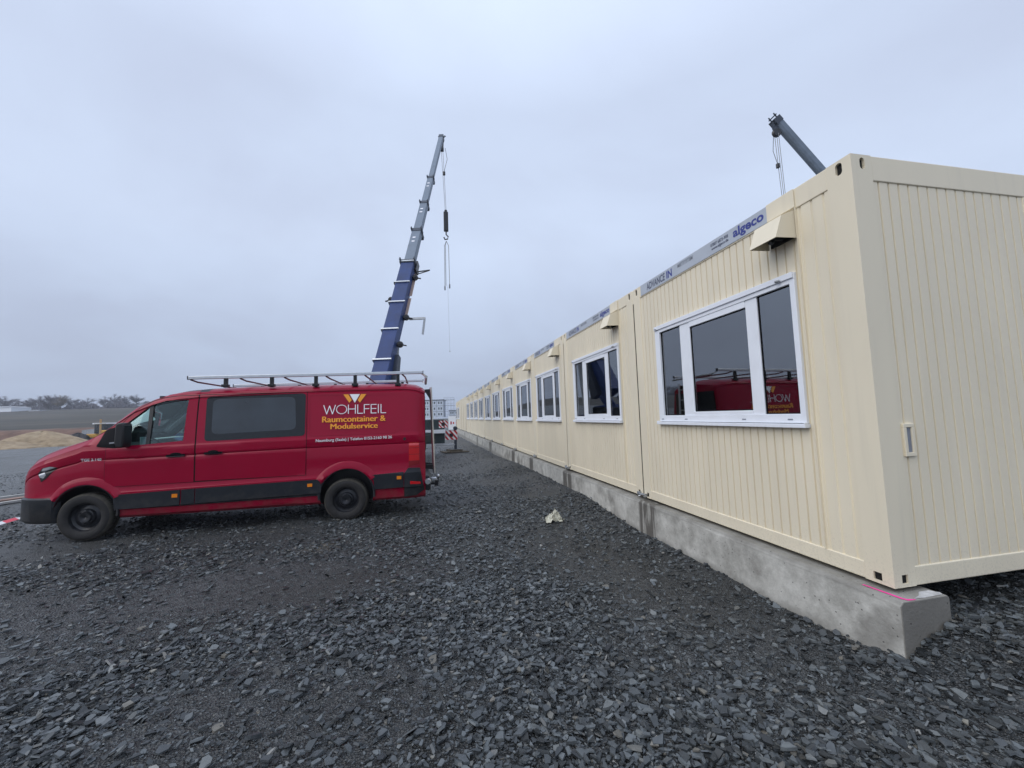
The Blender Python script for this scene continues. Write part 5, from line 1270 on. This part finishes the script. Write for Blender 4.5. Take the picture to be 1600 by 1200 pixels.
# ---------------------------------------------------------------- module buildings far down the yard
def modblock(cx,cy,nx,nz,mw,mh,label,rz,scaf):
    g=float(H(cx,cy)); e=empty('module_building',(cx,cy,g),label,'building',None,rz)
    q=MB(); q.box((0,0,0),(nx*mw,7,nz*mh)); q.build('wall',M_FARB,e)
    q=MB(); q.box((-.3,-.3,nz*mh),(nx*mw+.3,7.3,nz*mh+.3)); q.build('roof',M_BGREYD,e)
    q=MB()
    for i in range(1,nz): q.box((0,-.05,i*mh-.12),(nx*mw,0,i*mh+.12))
    for i in range(nx+1): q.box((i*mw-.08,-.06,0),(i*mw+.08,-.001,nz*mh))
    q.build('frame_line',M_SCAF,e)
    for i in range(nx):
        for j in range(nz):
            for o in ((.22,.42),(.58,.78)):
                q=MB(); q.box((i*mw+mw*o[0],-.04,j*mh+mh*.35),(i*mw+mw*o[1],-.002,j*mh+mh*.72)); q.build('window',M_FARW,e)
    if scaf:
        q=MB(); x0=nx*mw+.2
        for i in range(4):
            for y in (-.2,3): q.box((x0+i*1.6,y,0),(x0+i*1.6+.07,y+.07,nz*mh+1.2))
        for j in range(nz+1): q.box((x0-.2,-.3,j*mh),(x0+5.2,3.2,j*mh+.09)); q.box((x0,-.2,j*mh+1),(x0+5,-.12,j*mh+1.1))
        q.build('scaffold',M_SCAF,e)
p=W2(693,640,200); rz=math.atan2(R2.y,R2.x)
c=Vector((p.x,p.y,0))-Vector((math.cos(rz),math.sin(rz),0))*27.2
modblock(c.x,c.y,8,3,3.4,2.85,'three storey block of pale blue modules beyond the crane',rz,True)
p=W2(702,640,230); modblock(p.x,p.y,6,2,3.0,2.7,'pale two storey block of modules half hidden behind the container row',rz,False)
p=W2(706.5,662,34); g=float(H(p.x,p.y)); e=empty('site_board',(p.x,p.y,g),'white site board with red marks standing behind the striped outrigger board','notice board',None,rz)
k=MB(); k.box((-.32,0,.9),(.32,.03,2.05)); k.build('panel',M_WHITE,e); k=MB(); k.box((-.15,-.006,1.35),(-.03,-.001,1.6)); k.box((.06,-.006,1.38),(.17,-.001,1.55)); k.build('mark',M_STRIPER,e)
k=MB(); k.box((-.3,.03,0),(-.24,.08,2)); k.box((.24,.03,0),(.3,.08,2)); k.each('leg',M_SCAF,e)
p=W2(680,657,75); g=float(H(p.x,p.y)); e=empty('mesh_fence',(p.x,p.y,g),'low red and white barrier fence far behind the crane','fence',None,rz)
k=MB()
for i in range(9): k.box((-7+i*1.8,0,0),(-6.92+i*1.8,.06,1.6))
k.each('post',M_SCAF,e); k=MB(); k.box((-7,.02,.9),(7.4,.04,1.35)); k.build('rail',M_STRIPER,e)

# ---------------------------------------------------------------- drizzle haze
k=MB(); k.box((-1640,-1640,-9),(1640,1640,34)); hz=k.build('haze',None)
m=bpy.data.materials.new('haze_air'); m.use_nodes=True; t=m.node_tree; t.nodes.clear()
o=t.nodes.new('ShaderNodeOutputMaterial'); v=t.nodes.new('ShaderNodeVolumePrincipled'); v.inputs['Color'].default_value=(.86,.91,1,1); v.inputs['Density'].default_value=.0007; v.inputs['Anisotropy'].default_value=.2
t.links.new(v.outputs[0],o.inputs['Volume']); hz.data.materials.append(m); tag(hz,'thin grey drizzle haze over the yard and the ridge','haze',None,'stuff')
